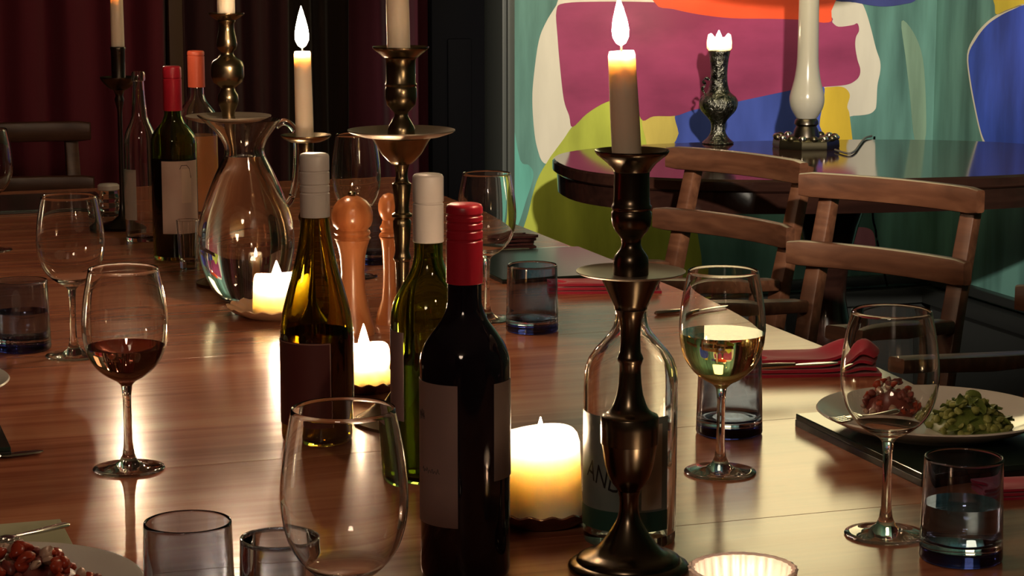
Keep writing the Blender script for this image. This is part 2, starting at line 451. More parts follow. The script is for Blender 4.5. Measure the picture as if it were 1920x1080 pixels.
# ------------------------------------------------------------------ curtains along the far wall
def curtain(c0, c1, s, m, label, amp=0.022, folds=6, ztop=2.45, flare=0.0, seed=0, group=None):
    rnd = random.Random(seed)
    n = folds*10; rows = 10
    ph = [rnd.uniform(-0.6, 0.6) for _ in range(folds+2)]
    b = NB(); g = []
    for j in range(rows+1):
        z = 0.02+(ztop-0.02)*j/rows; row = []
        for i in range(n+1):
            f = i/n
            k = f*folds; fi = int(k)
            a = amp*(0.8+0.25*math.sin(3*k+seed))*math.sin(2*PI*k+ph[min(fi, folds)]*math.sin(PI*(k-fi)))
            x = c0+(c1-c0)*f+flare*(f)*(1-j/rows)+0.006*math.sin(9*f+j*0.5+seed)
            row.append(b.verts.new((x, s+a, z)))
        g.append(row)
    for j in range(rows):
        for i in range(n):
            b.faces.new((g[j][i], g[j][i+1], g[j+1][i+1], g[j+1][i]))
    o = obj('curtain', b, m, None, (0, 0, 0), RZ, angle=180)
    md = o.modifiers.new('thickness', 'SOLIDIFY'); md.thickness = 0.004
    return tag(o, label, 'curtain', group)
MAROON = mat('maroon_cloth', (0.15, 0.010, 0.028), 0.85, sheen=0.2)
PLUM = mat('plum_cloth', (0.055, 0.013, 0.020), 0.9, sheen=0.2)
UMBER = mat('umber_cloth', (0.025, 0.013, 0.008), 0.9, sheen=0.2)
def cpx(px, s):
    k = (px-960)/FOC; y = s/(A.x*k+A.y)
    return U.x*k*y+U.y*y
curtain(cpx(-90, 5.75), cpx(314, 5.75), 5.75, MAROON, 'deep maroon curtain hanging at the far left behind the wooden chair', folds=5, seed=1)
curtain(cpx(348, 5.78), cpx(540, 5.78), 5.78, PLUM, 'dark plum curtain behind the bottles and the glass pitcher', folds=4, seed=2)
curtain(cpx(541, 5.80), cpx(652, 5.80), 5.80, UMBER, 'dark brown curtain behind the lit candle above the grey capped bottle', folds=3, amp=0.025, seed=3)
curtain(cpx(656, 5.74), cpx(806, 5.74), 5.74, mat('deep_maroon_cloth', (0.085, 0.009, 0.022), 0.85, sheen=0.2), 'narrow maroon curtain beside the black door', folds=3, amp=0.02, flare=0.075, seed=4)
b = NB(); box(b, cpx(318, 5.75), cpx(344, 5.75), 5.73, 5.79, 0, 2.45, 0.004)
struct('trim_2', b, mat('brown_post_paint', (0.11, 0.055, 0.03), 0.5), RZ)

# ------------------------------------------------------------------ pendant lamp over the side table (above the frame)
LP = Vector((0.635, 5.00, 0))
lamp = thing('pendant_lamp', 'tall drum shade lamp hanging over the side table', 'lamp', (LP.x, LP.y, 1.27))
b = NB(); lathe(b, [(0.215, 0.0), (0.20, 0.62), (0.197, 0.62), (0.212, 0.0), (0.215, 0.0)], 56)
lathe(b, [(0, 0.012), (0.2105, 0.012), (0.2105, 0.016), (0, 0.016)], 56)
obj('lamp_shade', b, emit('lit_shade', (1.0, 0.82, 0.42), SHADE), lamp)
b = NB(); tube(b, [(0, 0, 0.016), (0, 0, 1.22)], 0.004, 8)
obj('cord', b, BLACKP, lamp)
b = NB(); lathe(b, [(0, 1.195), (0.05, 1.20), (0.055, 1.2295), (0, 1.2295)], 24)
obj('ceiling_rose', b, BLACKP, lamp)

# ------------------------------------------------------------------ dining table
C0, C1, S0, S1, PW = -0.06, 1.277, 1.04, 4.555, 0.185
t = thing('dining_table', 'long polished red-brown dining table of crosswise boards', 'table', (0, 0, 0), YAW)
CUTS = [1.04, 1.41, 1.78, 2.145, 2.70, 3.07, 3.44, 3.81, 4.18, 4.555]
first = CUTS[0]; SEND = CUTS[-1]
PMS = {}
for sa_, sb_ in zip(CUTS, CUTS[1:]):
    wd = round(sb_-sa_, 3)
    if wd not in PMS:
        b = NB(); box(b, C0, C1, -wd/2+0.0002, wd/2-0.0002, -0.032, 0.0, 0.0006)
        PMS[wd] = mesh('plank', b, TABLEW, 5)
    link('plank', PMS[wd], t, (0, (sa_+sb_)/2, TZ))
b = NB(); box(b, C0+0.08, C1-0.08, first+0.10, first+0.13, 0.62, 0.7175, 0.002); obj('apron', b, TABLEW, t)
b = NB(); box(b, C0+0.08, C1-0.08, SEND-0.13, SEND-0.10, 0.62, 0.7175, 0.002); obj('apron', b, TABLEW, t)
for c in (C0+0.08, C1-0.11):
    b = NB(); box(b, c, c+0.03, first+0.131, SEND-0.131, 0.62, 0.7175, 0.002); obj('apron', b, TABLEW, t)
for c in (C0+0.12, C1-0.20):
    for s in (first+0.14, SEND-0.22):
        b = NB(); box(b, c, c+0.08, s, s+0.08, 0.0, 0.717, 0.004); obj('leg', b, TABLEW, t)

# ------------------------------------------------------------------ side table against the mural
TC = Vector((0.745, 5.110, 0)); HX, HY, TR = 0.65, 0.43, R(10)
st = thing('side_table', 'dark polished round-ended side table in front of the mural', 'table', TC, TR)
def sup(hx, hy, n=72, e=2.5):
    o = []
    for i in range(n):
        a = 2*PI*i/n; ca, sa = math.cos(a), math.sin(a)
        o.append((hx*math.copysign(abs(ca)**(2/e), ca), hy*math.copysign(abs(sa)**(2/e), sa)))
    return o
def slab(b, outs):
    rings = [[b.verts.new((x, y, z)) for x, y in sup(hx, hy)] for hx, hy, z in outs]
    for p, q in zip(rings, rings[1:]):
        for i in range(len(p)):
            j = (i+1) % len(p); b.faces.new((p[i], p[j], q[j], q[i]))
    b.faces.new(rings[0][::-1]); b.faces.new(rings[-1])
b = NB(); slab(b, [(HX-0.004, HY-0.004, 0.722), (HX, HY, 0.726), (HX, HY, 0.745), (HX-0.005, HY-0.005, 0.75)])
obj('table_top', b, DARKT, st)
b = NB(); slab(b, [(HX-0.012, HY-0.012, 0.675), (HX-0.010, HY-0.010, 0.7215)])
obj('apron', b, DARKT, st)
b = NB(); lathe(b, spline([(0, 0.20), (0.05, 0.20), (0.07, 0.30), (0.045, 0.42), (0.06, 0.55), (0.10, 0.66), (0.16, 0.6745), (0, 0.6745)], 3), 28)
obj('pedestal', b, DARKT, st)
for q in range(4):
    a = q*PI/2+PI/4
    b = NB(); tube(b, [(0.03*math.cos(a), 0.03*math.sin(a), 0.24), (0.18*math.cos(a), 0.18*math.sin(a), 0.17), (0.36*math.cos(a), 0.33*math.sin(a), 0.022)], [0.03, 0.026, 0.022], 10)
    obj('leg', b, DARKT, st)

# ------------------------------------------------------------------ chairs
def make_chair(label, loc, rotz):
    t = thing('armchair', label, 'chair', loc, rotz, 'wooden rail-back armchairs')
    yb = lambda z: max(0.0, (z-0.45))*0.28
    for zc, hl in ((0.8175, 0.19), (0.695, 0.19)):
        b = NB()
        path = [(x, yb(zc)-0.030+0.030*(1-(x/hl)**2), zc) for x in [hl*(i/8-1) for i in range(17)]]
        bar(b, path, 0.022, 0.046, 0.005)
        obj('back_rail', b, CHAIRW, t)
    for sx in (-1, 1):
        x = sx*0.150
        b = NB(); bar(b, [(x, -0.02, 0.0), (x, 0.016, 0.40), (x, yb(0.60)+0.016, 0.60), (x, yb(0.825)+0.014, 0.825)], 0.034, 0.030, 0.004)
        obj('back_post', b, CHAIRW, t)
        b = NB(); bar(b, [(x*1.15, -0.36, 0.0), (x*1.15, -0.355, 0.43), (x*1.15, -0.30, 0.612)], 0.034, 0.034, 0.004)
        obj('leg', b, CHAIRW, t)
        b = NB(); bar(b, [(x*1.02, 0.03, 0.600), (x*1.08, -0.10, 0.612), (x*1.15, -0.33, 0.640)], 0.045, 0.026, 0.006)
        obj('arm', b, CHAIRW, t)
        b = NB(); bar(b, [(x, -0.02, 0.20), (x*1.15, -0.355, 0.20)], 0.02, 0.028, 0.004)
        obj('stretcher', b, CHAIRW, t)
    b = NB(); box(b, -0.20, 0.20, -0.40, -0.005, 0.435, 0.462, 0.010)
    obj('seat', b, CHAIRW, t)
    b = NB(); box(b, -0.16, 0.16, -0.37, -0.345, 0.375, 0.434, 0.004)
    obj('seat_frame', b, CHAIRW, t)
    return t
def chair_at(cx, cy, rot, label, src):
    d = Vector((-math.sin(rot), math.cos(rot), 0))
    loc = Vector((cx, cy, 0))-d*0.085
    if src is None: return make_chair(label, loc, rot)
    return copy_thing(src, label, loc, rot)
ch = chair_at(0.678, 3.893, R(-43), 'brown wooden armchair in front of the side table, whose whole back shows, right of another', None)
chair_at(0.450, 4.350, R(-50.4), 'brown wooden armchair farthest along the right side, below the ornate vase', ch)
ch3 = copy_thing(ch, 'brown wooden armchair nearest on the right, mostly outside the picture, behind the right plate', Vector((0.928, 3.335, 0)), R(-43))
ch4 = copy_thing(ch, 'wooden armchair at the far left end of the table in front of the maroon curtain', Vector((-1.133, 4.933, 0)), YAW)

# ------------------------------------------------------------------ candles
def flame_bm(h=0.036, r=0.0062):
    b = NB()
    lathe(b, [(0, 0), (r*0.55, h*0.06), (r*0.92, h*0.18), (r, h*0.32), (r*0.85, h*0.5), (r*0.52, h*0.72), (r*0.2, h*0.9), (0, h)], 12)
    return b
def taper(label, loc, r, h, tilt=(0, 0), flame=(0.038, 0.0065), group='tapers in candlesticks', rtop=None):
    t = thing('taper_candle', label, 'candle', loc, 0, group, rot=(tilt[0], tilt[1], 0))
    rt = rtop or r*0.94
    b = NB(); lathe(b, [(0, 0), (r, 0), (r*0.99, h*0.4), (rt, h-0.004), (rt*0.9, h-0.0005), (rt*0.62, h-0.0018), (rt*0.3, h-0.004), (0, h-0.004)], 28)
    wx = obj('wax', b, WAX, t)
    b = NB(); tube(b, [(0, 0, h-0.005), (0, 0, h+0.003), (0.0012, 0, h+0.007)], 0.0009, 6)
    obj('wick', b, WICK, wx)
    obj('flame', flame_bm(*flame), FLM, t, (0, 0, h+0.0035))
    return t
def scallop_dish(label, p, r, h, m, group='scalloped candle dishes'):
    md = lambda rr, z, th: (rr*(1+0.022*math.cos(18*th)*(rr > r*0.8)), z+0.0016*math.cos(18*th)*(rr > r*0.9))
    b = NB(); lathe(b, [(0, 0), (r*0.62, 0), (r*0.72, 0.003), (r*0.95, h*0.75), (r, h), (r*0.965, h+0.001), (r*0.70, 0.0085), (r*0.6, 0.006), (0, 0.006)], 108, mod=md)
    o = obj('candle_dish', b, m, None, (p.x, p.y, TZ), angle=50)
    return tag(o, label, 'dish', group)
def pillar(label, p, r, h, tilt=0.0, flame=(0.03, 0.0055), group='pillar candles'):
    t = thing('pillar_candle', label, 'candle', (p.x, p.y, TZ+0.0062), 0, group)
    b = NB(); lathe(b, [(0, 0), (r*1.02, 0), (r*1.02, 0.004), (r*0.99, h*0.5), (r*0.955, h*0.88), (r*0.90, h*0.965), (r*0.84, h), (r*0.78, h-0.003), (r*0.70, h-0.014),
                        (r*0.4, h-0.018), (0, h-0.019)], 40, mod=lambda rr, z, th: (rr*(1+0.008*math.sin(3*th+1)), z+(0.002*math.sin(2*th+tilt) if z > h*0.9 else 0)))
    wx = obj('wax', b, PWAX, t)
    b = NB(); tube(b, [(0, 0, h-0.0195), (0, 0, h-0.013), (0.001, 0, h-0.010)], 0.001, 6)
    obj('wick', b, WICK, wx)
    obj('flame', flame_bm(*flame), FLM, t, (0, 0, h-0.014))
    return t
p = at(1013, 977); scallop_dish('brown scalloped dish under the nearest pillar candle', p, 0.058, 0.017, TERRA); pillar('nearest pillar candle, between the red capped bottle and the bronze candlestick', p, 0.0375, 0.078, flame=(0.028, 0.0046))
p = at(683, 731); scallop_dish('brown scalloped dish under the pillar candle right of the dark label bottle', p, 0.050, 0.014, TERRA); pillar('low pillar candle with a tall flame, right of the dark label bottle', p, 0.0315, 0.047, 0.5, flame=(0.040, 0.0070))
p = at(520, 592); scallop_dish('pale scalloped dish in front of the glass pitcher', p, 0.070, 0.015, mat('peach_glaze', (0.62, 0.36, 0.20), 0.3)); pillar('pillar candle in front of the glass pitcher, half hidden by the dark label bottle', p, 0.034, 0.052, 1.0, flame=(0.034, 0.0075))

# ------------------------------------------------------------------ candlesticks
def candlestick(label, bx, by, prof, m, seg=48, parts=None, rough=None):
    p = at(bx, by)
    t = thing('candlestick', label, 'candlestick', p, 0, 'brass candlesticks')
    for nm, pts in prof:
        q = px_profile(bx, by, pts)
        q = [(r, max(z, 0.0)) for r, z in q]
        b = NB(); lathe(b, q, seg); obj(nm, b, PANM if (nm == 'drip_pan' and m is not BLACKM) else m, t, angle=50)
    return t, p
def hz(bx, by, y):
    p = at(bx, by); d = ray(bx, y)
    return HC+d.z*p.y/d.y-TZ
# nearest, dark bronze
X, Y = 1178, 1066
t, p = candlestick('dark bronze candlestick with a wide drip pan, nearest to the camera', X, Y, [
    ('foot', [(Y, 0), (Y, 112), (Y-5, 114), (Y-10, 112), (Y-15, 102), (Y-16, 98), (Y-22, 96), (Y-27, 86), (Y-30, 76), (Y-34, 66), (1020, 53), (1004, 41), (990, 32), (978, 25), (968, 21), (955, 18.5), (942, 18), (930, 19), (923, 21), (919, 21), (919, 0)]),
    ('urn', [(919, 0), (918, 22), (912, 26), (904, 33), (890, 40), (870, 46), (845, 50), (831, 52), (830, 54), (800, 54.5), (781, 54.5), (778, 53), (775, 46), (771, 40), (764, 34), (755, 30), (740, 25), (720, 22), (698, 20.5), (684, 20.5), (678, 23), (672, 25), (666, 23), (660, 20), (640, 19), (615, 19.5), (598, 22), (588, 25), (580, 29), (580, 0)]),
    ('bowl', [(579, 0), (579, 31), (574, 31), (569, 33), (555, 40), (540, 47), (526, 54), (519, 58), (519, 0)]),
    ('drip_pan', [(518.5, 0), (518.5, 40), (517, 70), (512, 98), (509, 103), (507.5, 103), (510, 97), (514, 70), (515, 36), (515, 0)]),
    ('stem', [(514.5, 0), (514.5, 33), (492, 33), (482, 32), (474, 27), (466, 21), (458, 18), (448, 19), (440, 24), (432, 31), (422, 36), (408, 38), (398, 38), (396, 36), (392, 36), (390, 38), (386, 38), (383, 35), (370, 34), (330, 33.5), (322, 34), (322, 0)]),
    ('cup', [(321, 0), (321, 35), (316, 38), (306, 46), (297, 57), (290, 66), (284, 70), (281, 70), (284, 65), (291, 55), (298, 44), (302, 30), (302, 0)])], BRONZE)
zc = hz(X, Y, 301)+TZ
sc = 2210
taper('leaning lit taper in the nearest bronze candlestick', (p.x-0.004, p.y, zc), 0.0122, 0.0905, (0, R(-3.4)), (0.041, 0.0070), rtop=0.0112)
# second, brass with wide pan
X, Y = 757, 789
t, p = candlestick('brass candlestick with a broad drip pan, behind the grey capped green bottle', X, Y, [
    ('foot', [(Y, 0), (Y, 88), (Y-6, 89), (Y-10, 80), (Y-20, 60), (Y-35, 38), (Y-55, 24), (Y-75, 18), (700, 22), (690, 26), (670, 24), (655, 14), (620, 12), (560, 12), (520, 12), (500, 13), (490, 14), (490, 0)]),
    ('stem', [(489, 0), (489, 15), (483, 17), (478, 15), (470, 13), (450, 15), (425, 17), (414, 17), (410, 14), (406, 19), (401, 19), (398, 14), (388, 13), (372, 15), (350, 18), (344, 18), (341, 13), (330, 11), (318, 12), (308, 15), (308, 0)]),
    ('bowl', [(307, 0), (307, 19), (300, 27), (288, 38), (276, 45), (264, 52), (258, 57), (258, 0)]),
    ('drip_pan', [(257.5, 0), (257.5, 40), (255, 75), (248, 97), (245, 101), (243, 101), (246, 94), (252, 70), (254, 36), (254, 0)]),
    ('socket', [(253.5, 0), (253.5, 26), (243, 26), (236, 24), (226, 18), (217, 13), (211, 13), (205, 19), (196, 27), (182, 30), (166, 30), (162, 28), (158, 30), (155, 28), (130, 28), (112, 28), (108, 31), (108, 0)]),
    ('cup', [(107.5, 0), (107.5, 32), (104, 36), (96, 46), (90, 53), (87, 53), (91, 47), (99, 36), (101, 24), (101, 0)])], BRASS)
zc = hz(X, Y, 100)+TZ
taper('taper in the brass candlestick with the broad drip pan, its flame above the frame', (p.x-0.002, p.y, zc), 0.0125, 0.115, (0, R(-1)))
# third, behind the pitcher
X, Y = 435, 533
t, p = candlestick('baluster brass candlestick standing behind the glass pitcher', X, Y, [
    ('foot', [(Y, 0), (Y, 66), (Y-6, 67), (Y-10, 56), (Y-18, 38), (Y-40, 20), (Y-70, 12), (Y-110, 11), (Y-160, 14), (Y-170, 18), (Y-190, 12), (Y-230, 8), (270, 9), (250, 11), (230, 12), (230, 0)]),
    ('drip_pan', [(229.5, 0), (229.5, 30), (227, 60), (221, 78), (218, 80), (216.5, 80), (219, 72), (224, 50), (226, 20), (226, 0)]),
    ('stem', [(225.5, 0), (225.5, 13), (215, 12), (208, 13), (198, 17), (188, 20), (178, 19), (170, 14), (165, 13), (160, 19), (154, 27), (142, 31), (125, 31), (115, 28), (108, 17), (102, 12), (97, 12), (92, 17), (83, 19.5), (72, 18), (58, 15), (44, 14), (40, 17), (38, 17), (38, 0)]),
    ('cup', [(37.5, 0), (37.5, 18), (34, 24), (29, 31), (26, 34), (24, 34), (26, 28), (31, 19), (32, 14), (32, 0)])], BRASS)
zc = hz(X, Y, 31)+TZ
taper('taper in the baluster candlestick above the glass pitcher', (p.x, p.y, zc), 0.0132, 0.10)
# fourth, behind the dark label bottle
X, Y = 579, 606
t, p = candlestick('short brass candlestick behind the dark label bottle', X, Y, [
    ('foot', [(Y, 0), (Y, 46), (Y-6, 47), (Y-12, 40), (Y-22, 28), (Y-40, 14), (Y-80, 10), (Y-140, 10), (Y-180, 13), (Y-200, 17), (Y-215, 11), (330, 9), (300, 10), (284, 13), (274, 14), (268, 14), (268, 0)]),
    ('cup', [(267.5, 0), (267.5, 16), (266, 28), (260, 42), (255, 47), (252.5, 47), (256, 40), (262, 26), (263, 18), (263, 0)])], BRASS)
zc = hz(X, Y, 262.5)+TZ
taper('lit taper in the short candlestick behind the dark label bottle', (p.x-0.0015, p.y, zc), 0.0122, 0.120, (0, R(-0.8)), (0.060*0.95, 0.0095))
# fifth, thin dark stick at far left
X, Y = 231, 428
t, p = candlestick('thin black candlestick at the far left of the table', X, Y, [
    ('foot', [(Y, 0), (Y, 44), (Y-5, 46), (Y-9, 38), (Y-14, 20), (Y-24, 8), (Y-50, 5), (Y-140, 4.5), (Y-215, 4.5), (205, 5), (192, 8), (186, 9), (180, 7), (172, 9), (168, 12), (168, 0)]),
    ('drip_pan', [(167.5, 0), (167.5, 14), (163, 22), (153, 31), (146, 35), (144, 35), (150, 27), (156, 14), (156, 0)]),
    ('socket', [(155.5, 0), (155.5, 14), (150, 14), (145, 13), (95, 13.5), (90, 15), (88, 14), (88, 0)])], BLACKM)
zc = hz(X, Y, 87.5)+TZ
taper('taper in the thin black candlestick at the far left', (p.x, p.y, zc), 0.0118, 0.098)

# ------------------------------------------------------------------ bottles
def shell(outer, th, zbot=0.006):
    """closed glass wall: outer profile up, inner profile down"""
    inner = []
    for r, z in reversed(outer):
        if r > th*1.2 and z > zbot: inner.append((r-th, z))
    return [(0, outer[0][1])]+outer+inner+[(inner[-1][0]*0.9, zbot), (0, zbot+0.004)]
def liquid(outer, th, level, zbot=0.0064):
    L = [(max(r-th+0.0002, 0.001), z) for r, z in outer if zbot+0.001 < z < level]
    # radius on the level
    for (r0, z0), (r1, z1) in zip(outer, outer[1:]):
        if z0 <= level < z1:
            rl = r0+(r1-r0)*(level-z0)/(z1-z0)-th+0.0002
    return [(0, zbot+0.004), (L[0][0]*0.9, zbot)]+L+[(rl, level), (0, level)]
def bordeaux(r, h, shoulder, neck0, rn=0.0142):
    o = [(r*0.93, 0.0), (r*0.985, 0.0025), (r, 0.007)]
    o += [(r, shoulder*k) for k in (0.3, 0.6, 0.85, 0.97)]
    d = neck0-shoulder
    o += [(p.x, p.y) for p in spline([(r, shoulder), (r*0.985, shoulder+d*0.13), (r*0.90, shoulder+d*0.32), (r*0.72, shoulder+d*0.52), (r*0.53, shoulder+d*0.70), (rn*1.12, shoulder+d*0.86), (rn, neck0)], 3)]
    o += [(rn*0.985, neck0+(h-neck0)*0.6), (rn*0.98, h-0.012), (rn*0.97, h-0.0115), (rn*0.97, h-0.004), (rn*0.9, h-0.003)]
    return o
def burgundy(r, h, rn=0.0144):
    o = [(r*0.93, 0.0), (r*0.985, 0.0025), (r, 0.007), (r, 0.04), (r, 0.08)]
    o += [(p.x, p.y) for p in spline([(r, 0.108), (r*0.985, 0.122), (r*0.93, 0.137), (r*0.80, 0.157), (r*0.64, 0.180), (r*0.52, 0.200), (r*0.43, 0.220), (rn*1.03, 0.238)], 3)]
    o += [(rn, 0.26), (rn*0.98, h-0.012), (rn*0.97, h-0.0115), (rn*0.97, h-0.004), (rn*0.9, h-0.003)]
    return o
def cap_prof(z0, z1, r, rings=()):
    o = [(r-0.0006, z0), (r, z0+0.0004)]
    for zz in rings:
        o += [(r, zz-0.0014), (r-0.0008, zz-0.0005), (r-0.0008, zz+0.0005), (r, zz+0.0014)]
    o += [(r, z1-0.003), (r-0.0012, z1-0.0008), (r-0.003, z1), (0, z1)]
    return o
def lab(t): return [c for c in t.children if c.name.startswith('paper_label')][0]
def script_marks(b, r, z, a, rnd, wdt=0.3, hgt=0.004):
    pts = []
    for i in range(26):
        f = i/25
        aa = a+wdt*f
        pts.append(((r)*math.cos(aa), (r)*math.sin(aa), z+hgt*math.sin(i*1.7+rnd)*(0.6+0.4*math.sin(i*0.9))))
    tube(b, pts, 0.00035, 5)
def bottle(label, bx, by, outer, glass, cap=None, wine=None, th=0.0022, labels=(), opaque=False):
    p = at(bx, by)
    t = thing('wine_bottle', label, 'bottle', p, 0)
    b = NB()
    lathe(b, ([(0, 0.0)]+outer+[(0, outer[-1][1])]) if opaque else shell(outer, th), 48)
    obj('bottle_glass', b, glass, t)
    if wine:
        b = NB(); lathe(b, liquid(outer, th, wine[0]), 48); obj('wine', b, wine[1], t)
    if cap:
        b = NB(); lathe(b, [(cap[3]-0.0006, cap[0])]+cap_prof(cap[0], cap[1], cap[3], cap[4]), 40); obj('cap', b, cap[2], t)
    for z0, z1, a0, a1, m, r in labels:
        b = NB(); cyl_patch(b, r+0.0002, z0, z1, R(a0), R(a1)); obj('paper_label', b, m, t)
    return t
PAPER1 = mat('dusty_paper', (0.25, 0.165, 0.145), 0.6)
PAPER2 = mat('maroon_paper', (0.075, 0.016, 0.016), 0.5)
PAPER3 = mat('pale_paper', (0.60, 0.44, 0.36), 0.6)
PAPER4 = mat('mauve_paper', (0.22, 0.15, 0.15), 0.6)
INK = mat('brown_ink', (0.05, 0.03, 0.03), 0.6)
# near dark bottle, red screw cap
o1 = bordeaux(0.0377, 0.312, 0.178, 0.232)
t = bottle('black wine bottle with a red screw cap and a beige label, nearest in the middle', 873, 1072, o1, DARKGL,
           (0.2475, 0.3135, REDCAP, 0.0152, (0.284, 0.292, 0.2985, 0.3045)), opaque=True,
           labels=[(0.048, 0.168, 176, 262, PAPER1, 0.0377), (0.086, 0.168, -50, -2, mat('grey_brown_paper', (0.16, 0.11, 0.09), 0.5), 0.0377)])
for zz, aa, rn, ww, hh in ((0.094, 206, 0.3, 0.55, 0.003), (0.140, 196, 1.3, 0.25, 0.005)):
    b = NB(); script_marks(b, 0.0383, zz, R(aa), rn, ww, hh)
    obj('label_writing', b, mat('faded_ink', (0.08, 0.055, 0.05), 0.6), lab(t))
# green bottle with a grey cap
o2 = bordeaux(0.0376, 0.300, 0.158, 0.222)
t = bottle('green glass wine bottle with a pale grey cap, behind the red capped bottle', 806, 893, o2, GREENG,
           (0.235, 0.3015, GREYCAP, 0.0151, (0.2735,)), wine=(0.118, mat('green_lit_wine', (0.20, 0.24, 0.07), 0.0, trans=1, ior=1.34)),
           labels=[(0.062, 0.150, 160, 231, PAPER4, 0.0376)])
# burgundy bottle with a maroon label
o3 = burgundy(0.0388, 0.303)
t = bottle('olive sloping-shouldered bottle with a pale cap and a dark maroon label', 597, 822, o3, OLIVEG,
           (0.238, 0.3045, GREYCAP, 0.0156, (0.264, 0.272, 0.286)), wine=(0.117, mat('deep_wine', (0.10, 0.05, 0.03), 0.0, trans=1, ior=1.34)),
           labels=[(0.020, 0.110, 168, 296, PAPER2, 0.0388)])
b = NB()
for z0, z1, a0, a1 in ((0.1085, 0.1093, 168, 296), (0.020, 0.1093, 294.5, 296)):
    cyl_patch(b, 0.0394, z0, z1, R(a0), R(a1), n=20)
obj('label_border', b, mat('tan_print', (0.30, 0.18, 0.14), 0.5), lab(t))
# far green bottle, red cap
o4 = bordeaux(0.0372, 0.312, 0.190, 0.236)
t = bottle('dark green wine bottle with matte red cap and pale label, left of the pitcher', 331, 484, o4, GREENG,
           (0.242, 0.314, REDCAP, 0.0153, (0.294,)), wine=(0.166, mat('black_red_wine', (0.004, 0.002, 0.003), 0.1)),
           labels=[(0.045, 0.163, 246, 350, PAPER3, 0.0372)])
b = NB(); cyl_patch(b, 0.0378, 0.095, 0.150, R(296), R(322), n=8); obj('label_emblem', b, mat('label_emblem_print', (0.72, 0.55, 0.42), 0.6), lab(t))
b = NB(); tube(b, [(0.0382*math.cos(R(a)), 0.0382*math.sin(R(a)), z) for a, z in ((292, 0.150), (296, 0.156), (310, 0.156), (318, 0.150), (322, 0.135))], 0.0005, 5)
obj('label_drawing', b, INK, lab(t))
# rose bottle
o5 = bordeaux(0.0376, 0.305, 0.178, 0.226)
bottle('clear bottle of orange rose wine with a salmon cap, behind the pitcher', 374, 399, o5, GLASS,
       (0.238, 0.3065, ORCAP, 0.0160, (0.297,)), wine=(0.148, ROSE))
# empty clear bottle far left
q5 = px_profile(268, 450, [(450, 29), (447, 30.5), (440, 31), (380, 31), (300, 31), (262, 30.5), (250, 28), (240, 24), (230, 19), (218, 15), (190, 12.5), (165, 10.8), (152, 10.2), (151, 13), (138, 13), (134, 11)])
q5 = [(r, max(z, 0)) for r, z in q5]
t = bottle('empty clear glass bottle with a narrow neck, leftmost bottle of the far group', 268, 450, q5, GLASS, labels=())
b = NB(); cyl_patch(b, q5[3][0]+0.0004, 0.038, 0.125, R(196), R(262), n=14)
obj('paper_label', b, mat('faded_teal_paper', (0.72, 0.71, 0.62), 0.6, noise=((20, 20, 14), (0.25, 0.42, 0.36), 0.45, 0.6)), t)
# clear square-shouldered bottle behind the nearest candlestick
q6 = px_profile(1180, 1008, [(1012, 80), (1008, 85), (1000, 86.5), (900, 87), (760, 88), (712, 88), (690, 86), (672, 80), (656, 69), (640, 55), (624, 41), (612, 34), (600, 31), (575, 30), (568, 34), (556, 34), (552, 31)])
q6 = [(r, max(z, 0)) for r, z in q6]
p = at(1180, 1008)
t = thing('glass_bottle', 'wide clear bottle with a grey-green label, right behind the nearest bronze candlestick', 'bottle', p)
b = NB(); lathe(b, shell(q6, 0.0028, 0.008), 56); obj('bottle_glass', b, GLASS, t)
RB = q6[3][0]
b = NB(); cyl_patch(b, RB+0.0003, 0.016, 0.118, R(182), R(318), n=30)
obj('paper_label', b, mat('grey_green_paper', (0.15, 0.19, 0.17), 0.5, noise=((30, 30, 30), (0.19, 0.22, 0.20), 0.4, 0.6)), t)
b = NB(); cyl_patch(b, RB+0.0007, 0.016, 0.034, R(182), R(318), n=30)
obj('label_band', b, mat('green_print', (0.02, 0.075, 0.055), 0.5), lab(t))
b = NB(); cyl_patch(b, RB+0.0007, 0.036, 0.112, R(281), R(308), n=8)
obj('label_panel', b, mat('cream_print', (0.50, 0.45, 0.36), 0.5), lab(t))
fc = bpy.data.curves.new('lettering', 'FONT'); fc.body = 'AND'; fc.size = 0.025; fc.extrude = 0.0; fc.resolution_u = 3
fo = bpy.data.objects.new('lettering', fc); C.objects.link(fo)
bpy.context.view_layer.update()
me = bpy.data.meshes.new_from_object(fo.evaluated_get(bpy.context.evaluated_depsgraph_get()))
bpy.data.objects.remove(fo)
b = NB(); b.from_mesh(me)
bmesh.ops.subdivide_edges(b, edges=b.edges, cuts=1)
ca, sa = math.cos(R(-14)), math.sin(R(-14))
for v in b.verts:
    x, y = v.co.x*ca-v.co.y*sa, v.co.x*sa+v.co.y*ca
    x *= 0.70
    a = R(204)+x/RB
    v.co = ((RB+0.0011)*math.cos(a), (RB+0.0011)*math.sin(a), 0.0625+y)
obj('label_lettering', b, mat('black_print', (0.008, 0.01, 0.01), 0.5), lab(t))

# ------------------------------------------------------------------ glass pitcher
PX, PY = 464, 562
p = at(PX, PY)
pit = thing('pitcher', 'clear glass pitcher full of water with a looped handle', 'pitcher', p)
po = px_profile(PX, PY, [(562, 40), (560, 47), (555, 53), (540, 66), (515, 79), (490, 86), (465, 90), (440, 90), (410, 86), (380, 77), (350, 66), (325, 55), (305, 45), (290, 38), (278, 37), (262, 43), (246, 54), (232, 65), (224, 71)])
po = [(v.x, max(v.y, 0)) for v in spline([(r, z) for r, z in po], 2)]
zt = po[-1][1]
def spout(rr, z, th):
    k = max(0.0, (z-zt+0.035)/0.035)
    c = max(0.0, math.cos(th-PI))**6
    return rr*(1+0.24*c*k*k), z+0.006*c*k*k
b = NB(); lathe(b, shell(po, 0.0022, 0.007), 56, mod=spout); obj('pitcher_glass', b, GLASS, pit)
lv = px_profile(PX, PY, [(292, 1)])[0][1]
